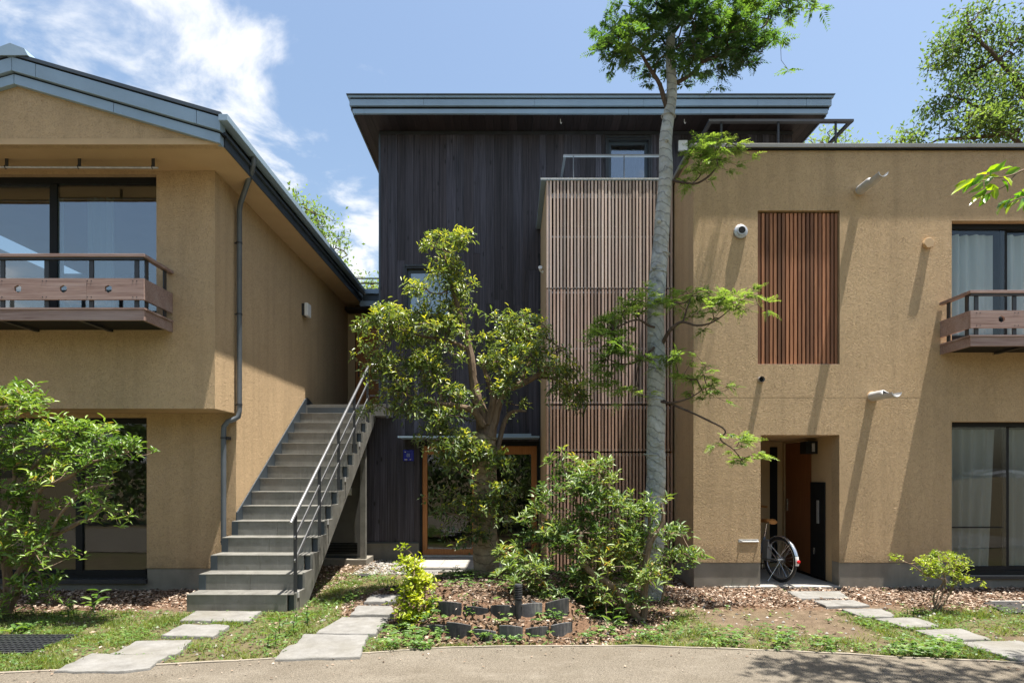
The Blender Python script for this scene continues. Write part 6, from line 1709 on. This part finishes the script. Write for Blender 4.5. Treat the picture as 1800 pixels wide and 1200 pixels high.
# ================================================================== GROUND COVER
def on_stone(x, y):
    for poly in STONES:
        ins = False; j = len(poly) - 1
        for i in range(len(poly)):
            if (poly[i].y > y) != (poly[j].y > y) and x < (poly[j].x - poly[i].x) * (y - poly[i].y) / (poly[j].y - poly[i].y) + poly[i].x: ins = not ins
            j = i
        if ins: return True
    return False
def blocked(x, y):
    if y < edge_y(x) + 0.02: return True
    if x > 2.4 and y > YF - 0.02: return True
    if x < XS and y > Y_LO: return True
    if -3.63 < x < -2.40 and 6.55 < y < 7.3: return True
    if -3.63 < x < -2.45 and y > 10.0: return True
    if -1.75 < x < 0.5 and y > 9.3: return True
    if gx0 < x < gx1 and gy0 < y < gy1: return True
    return y > 10.7
pos, dirs, ln, wd, tn = [], [], [], [], []
tries = 0
while len(pos) < 26000 and tries < 400000:
    tries += 1
    x, y = rng.uniform(-6.2, 6.3), rng.uniform(4.4, 8.6)
    if abs(x) > y * 0.9 + 0.15 or blocked(x, y) or on_stone(x, y): continue
    g_ = zones(x, y)[1]
    pat = 0.42 + 1.1 * mnoise.noise((x * 3.2, y * 3.2, 11))
    if rng.random() > g_ * g_ * max(pat, 0.03) * 0.85: continue
    for _ in range(4):
        a = rng.random() * 6.28; xx_, yy_ = x + rng.normal() * 0.02, y + rng.normal() * 0.02
        if blocked(xx_, yy_): continue
        pos.append((xx_, yy_, gz(xx_, yy_) - 0.002)); L = (0.025 + 0.035 * rng.random()) * (1.0 + 0.8 * max(pat - 0.6, 0))
        dirs.append((math.cos(a) * 0.55, math.sin(a) * 0.55, 0.6 + 0.5 * rng.random())); ln.append(L); wd.append(0.0045 + 0.004 * rng.random()); tn.append(0.5 + 0.3 * mnoise.noise((x * 2, y * 2, 3)) + rng.normal() * 0.16)
n = len(pos)
o = leaves_mesh('grass', np.array(pos), np.array(dirs), rng.normal(size=n), np.array(ln), np.array(wd), np.array(tn), M['grass'], None, kite=True)
tag(o, 'short patchy grass on the garden soil', kind='stuff')
# clover-like ground cover
pos, dirs, tn, ln = [], [], [], []
tries = 0
while len(pos) < 15000 and tries < 300000:
    tries += 1
    x, y = rng.uniform(-6.0, 6.2), rng.uniform(4.4, 9.2)
    if abs(x) > y * 0.9 + 0.15 or blocked(x, y) or on_stone(x, y): continue
    mu, g_ = zones(x, y)
    pat = mnoise.noise((x * 2.6, y * 2.6, 31)) + 0.5 * mnoise.noise((x * 7, y * 7, 5))
    dens = g_ * (0.25 + max(pat, 0) * 1.6)
    if math.hypot(x - MC[0], y - MC[1]) < 1.7 and y > 7.2: dens = 0.8 if pat > -0.1 else 0.1
    if rng.random() > dens: continue
    a0 = rng.random() * 6.28
    for k in range(3):
        a = a0 + k * 2.09 + rng.normal() * 0.2
        pos.append((x, y, gz(x, y) + 0.012 + 0.03 * rng.random())); dirs.append((math.cos(a), math.sin(a), 0.15 + 0.2 * rng.normal())); ln.append(0.016 + 0.02 * rng.random()); tn.append(0.45 + 0.3 * pat + rng.normal() * 0.15)
n = len(pos); ln = np.array(ln)
o = leaves_mesh('ground_cover', np.array(pos), np.array(dirs), rng.normal(size=n) * 0.3, ln, ln * 0.75, np.array(tn), M['weed'], None, kite=True)
tag(o, 'low round-leaved ground cover among the grass', kind='stuff')
# mulch chips and litter
pos, dirs, tn, ln, wd = [], [], [], [], []
tries = 0
while len(pos) < 30000 and tries < 400000:
    tries += 1
    x, y = rng.uniform(-6.6, 7.2), rng.uniform(4.6, 10.4)
    if abs(x) > y * 0.9 + 0.2 or blocked(x, y) or on_stone(x, y): continue
    mu, g_ = zones(x, y)
    if rng.random() > mu * mu + 0.035: continue
    a = rng.random() * 6.28
    pos.append((x, y, gz(x, y) + 0.006 + 0.022 * rng.random() * mu)); dirs.append((math.cos(a), math.sin(a), rng.normal() * 0.25)); L = 0.022 + 0.045 * rng.random()
    ln.append(L); wd.append(L * (0.3 + 0.25 * rng.random())); tn.append(0.5 + 0.28 * rng.normal() - (0.24 if math.hypot(x - MC[0], y - MC[1]) < 1.8 else 0))
n = len(pos)
o = leaves_mesh('bark_mulch', np.array(pos), np.array(dirs), rng.normal(size=n) * 0.5, np.array(ln), np.array(wd), np.array(tn), M['chip'], None, kite=True)
tag(o, 'brown bark mulch chips along the house walls', kind='stuff')
# fallen leaves and grit blown over the path edge
pos, dirs, tn, ln = [], [], [], []
while len(pos) < 420:
    x = rng.uniform(-4.2, 4.4); y = edge_y(x) - abs(rng.normal()) * 0.28
    if y < 4.2: continue
    a = rng.random() * 6.28; pos.append((x, y, 0.023 + 0.006 * rng.random())); dirs.append((math.cos(a), math.sin(a), rng.normal() * 0.12)); ln.append(0.010 + 0.026 * rng.random() ** 2); tn.append(0.4 + 0.3 * rng.normal())
n = len(pos); ln = np.array(ln)
o = leaves_mesh('leaf_litter', np.array(pos), np.array(dirs), rng.normal(size=n) * 0.3, ln, ln * 0.5, np.array(tn), M['chip'], None, kite=True)
tag(o, 'scattered brown leaf litter on the edge of the gravel path', kind='stuff')
# grey gravel by the dark house, a few pebbles elsewhere
m = MB(); tint_l = []
OCT = [(1, 0, 0), (-1, 0, 0), (0, 1, 0), (0, -1, 0), (0, 0, 1), (0, 0, -1)]
OF = [(0, 2, 4), (2, 1, 4), (1, 3, 4), (3, 0, 4), (2, 0, 5), (1, 2, 5), (3, 1, 5), (0, 3, 5)]
for _ in range(2600):
    if rng.random() < 0.7: x, y = rng.uniform(-2.45, -1.15), rng.uniform(9.1, 10.68)
    else:
        x, y = rng.uniform(-5, 5.5), rng.uniform(4.7, 7.5)
        if blocked(x, y) or rng.random() < 0.3: continue
    if -1.75 < x < 0.5 and y > 9.3: continue
    r_ = 0.010 + 0.018 * rng.random() ** 2; s3 = rng.uniform(0.6, 1.3, 3)
    an = rng.random() * 6.28; ca, sa = math.cos(an), math.sin(an)
    vs = []
    for q in OCT:
        X_, Y_ = q[0] * s3[0], q[1] * s3[1]; vs.append((x + r_ * (X_ * ca - Y_ * sa), y + r_ * (X_ * sa + Y_ * ca), gz(x, y) + r_ * 0.3 + r_ * q[2] * s3[2] * 0.7))
    m.add(vs, OF); tint_l += [min(max(0.5 + 0.25 * rng.normal(), 0), 1)] * 6
o = m.build('gravel', M['pebble'], fix=False); a = o.data.attributes.new('tint', 'FLOAT', 'POINT'); a.data.foreach_set('value', tint_l)
tag(o, 'grey gravel beside the dark house and loose pebbles', kind='stuff')
# taller leafy weeds, each a plant of its own
def weed(px, py, h, nst, leafL, label, mat='weed', z=0.0, spread=0.5, wr=0.3):
    y = GD(py, z); x = WX(px, y); z0 = gz(x, y)
    t = thing('garden_weed', (x, y, z0), label, 'plant', 'leafy weeds in the garden')
    pos, dirs, ln = [], [], []
    for s in range(nst):
        a = rng.random() * 6.28; tilt = spread * rng.random(); hh = h * (0.6 + 0.4 * rng.random())
        b = np.array([x + rng.normal() * 0.03 * nst ** 0.5, y + rng.normal() * 0.03 * nst ** 0.5, z0])
        tip = b + np.array([math.cos(a) * tilt * hh, math.sin(a) * tilt * hh, hh])
        MB().tube([b, (b + tip) / 2 + np.array([0, 0, hh * 0.06]), tip], [0.005, 0.004, 0.002], 5).build('stem', M['weed'], t, fix=False)
        nl = max(5, int(hh / 0.03))
        for k in range(nl):
            t_ = 0.25 + 0.75 * k / (nl - 1); an = k * 2.4 + a
            pos.append(b + (tip - b) * t_); dirs.append((math.cos(an), math.sin(an), 0.45 - 0.3 * rng.random())); ln.append(leafL * (0.7 + 0.5 * rng.random()) * (1.1 - 0.4 * t_))
    ln = np.array(ln); n = len(ln)
    leaves_mesh('foliage', np.array(pos), np.array(dirs), rng.normal(size=n) * 0.3, ln, ln * wr, 0.5 + 0.2 * rng.normal(size=n), M[mat], t)
weed(507, 1118, 0.26, 2, 0.15, 'lance-leaved weed standing between the two stone paths', wr=0.2)
weed(548, 1098, 0.20, 3, 0.10, 'leafy weed left of the dappled stone')
weed(482, 1135, 0.16, 2, 0.11, 'low lance-leaved weed nearest the path between the stone rows', wr=0.2)
weed(160, 1075, 0.24, 2, 0.17, 'broad-leaved plant on mulch before the gabled house', wr=0.28)
weed(128, 1085, 0.20, 4, 0.08, 'bushy little weed beside the broad-leaved plant')
weed(40, 1112, 0.10, 3, 0.16, 'low plant with long leaves under the bright azalea', wr=0.3, spread=1.2)
weed(15, 1085, 0.12, 3, 0.12, 'dark leafy plant at the azalea foot', wr=0.35, spread=1.0)
weed(1073, 1108, 0.30, 1, 0.16, 'single grassy shoot in front of the pale azalea', wr=0.1)
weed(770, 1105, 0.16, 2, 0.08, 'pale seedling beside the tile edging', z=0.0)
weed(823, 1085, 0.16, 2, 0.07, 'light green seedling between the two tile rows', z=0.15)
weed(972, 1097, 0.14, 3, 0.08, 'wispy weed leaning on the tile edging', z=0.1)
weed(620, 1060, 0.16, 5, 0.07, 'dense dark weed clump left of the shaded stones', spread=0.9)
weed(680, 1030, 0.15, 5, 0.07, 'dense weed clump behind the yellow-green shrub', spread=0.9)
weed(1292, 1075, 0.0 + 0.06, 3, 0.06, 'tiny weed on bare soil') if False else None
weed(1612, 1082, 0.10, 6, 0.05, 'fine green tuft at the foot of the small azalea', spread=1.0)
weed(800, 1022, 0.16, 2, 0.07, 'ivy sprig at the foot of the burlap-wrapped trunk', z=0.2)
# palmate weeds that spill over the path edging
pos, dirs, ln, tn = [], [], [], []
for (px0, px1, py0, py1, n_) in ((650, 790, 1104, 1146, 190), (1555, 1700, 1132, 1160, 180), (1230, 1320, 1115, 1140, 60), (1330, 1400, 1112, 1146, 55), (1425, 1480, 1125, 1150, 36), (830, 900, 1118, 1132, 18), (1000, 1220, 1105, 1132, 90), (1000, 1120, 1050, 1105, 90), (850, 960, 1010, 1045, 90), (770, 850, 1015, 1050, 60), (745, 1010, 1112, 1134, 60)):
    for _ in range(n_):
        px, py = rng.uniform(px0, px1), rng.uniform(py0, py1)
        zz_ = 0.2 if py < 1060 and 745 < px < 1000 else 0.0
        y = GD(py, zz_); x = WX(px, y)
        if math.sin((px - px0) / (px1 - px0) * 3.14) < rng.random() * 0.6: continue
        a0 = rng.random() * 6.28; h = 0.03 + 0.06 * rng.random(); L = 0.035 + 0.025 * rng.random(); tb = 0.5 + 0.22 * rng.normal()
        for k in range(5):
            a = a0 + (k - 2) * 0.75
            pos.append((x, y, gz(x, y) + h)); dirs.append((math.cos(a), math.sin(a), 0.1 + 0.15 * rng.normal())); ln.append(L * (1.1 - 0.15 * abs(k - 2))); tn.append(tb)
n = len(pos); ln = np.array(ln)
o = leaves_mesh('palmate_weeds', np.array(pos), np.array(dirs), rng.normal(size=n) * 0.25, ln, ln * 0.42, np.array(tn), M['weed'], None)
tag(o, 'patches of palmate green weeds spilling towards the path edge', kind='stuff')
# potted plant behind the right-hand window
py_ = 8.62; pxw = WX(1702, py_)
pot = thing('potted_plant', (pxw, py_, 0.14), 'dark leafy potted plant indoors behind the lower right window', 'plant')
MB().tube([(pxw, py_, 0.142), (pxw, py_, 0.50), (pxw, py_, 0.50), (pxw, py_, 0.46)], [0.13, 0.17, 0.155, 0.15], 20).build('pot', M['white'], pot, smooth=True)
A_ = []
for k in range(26):
    a = rng.random() * 6.28; A_.append((pxw + 0.12 * math.cos(a) * rng.random() ** .5 * 2, py_ + 0.1 * math.sin(a), 0.75 + 0.4 * rng.random()))
A_ = np.array(A_)
G_ = grow([np.array((pxw, py_, 0.5)), np.array((pxw + .02, py_, 0.7))], A_); twigs_mesh(*G_, M['bark_dark'], pot, 0.004)
rosettes(*G_, 4, 0.13, 0.075, 0.9, 0.2, ntint(0.1, 0.1, 3), M['leaf_oak'], pot, name='foliage', extra=0.3)
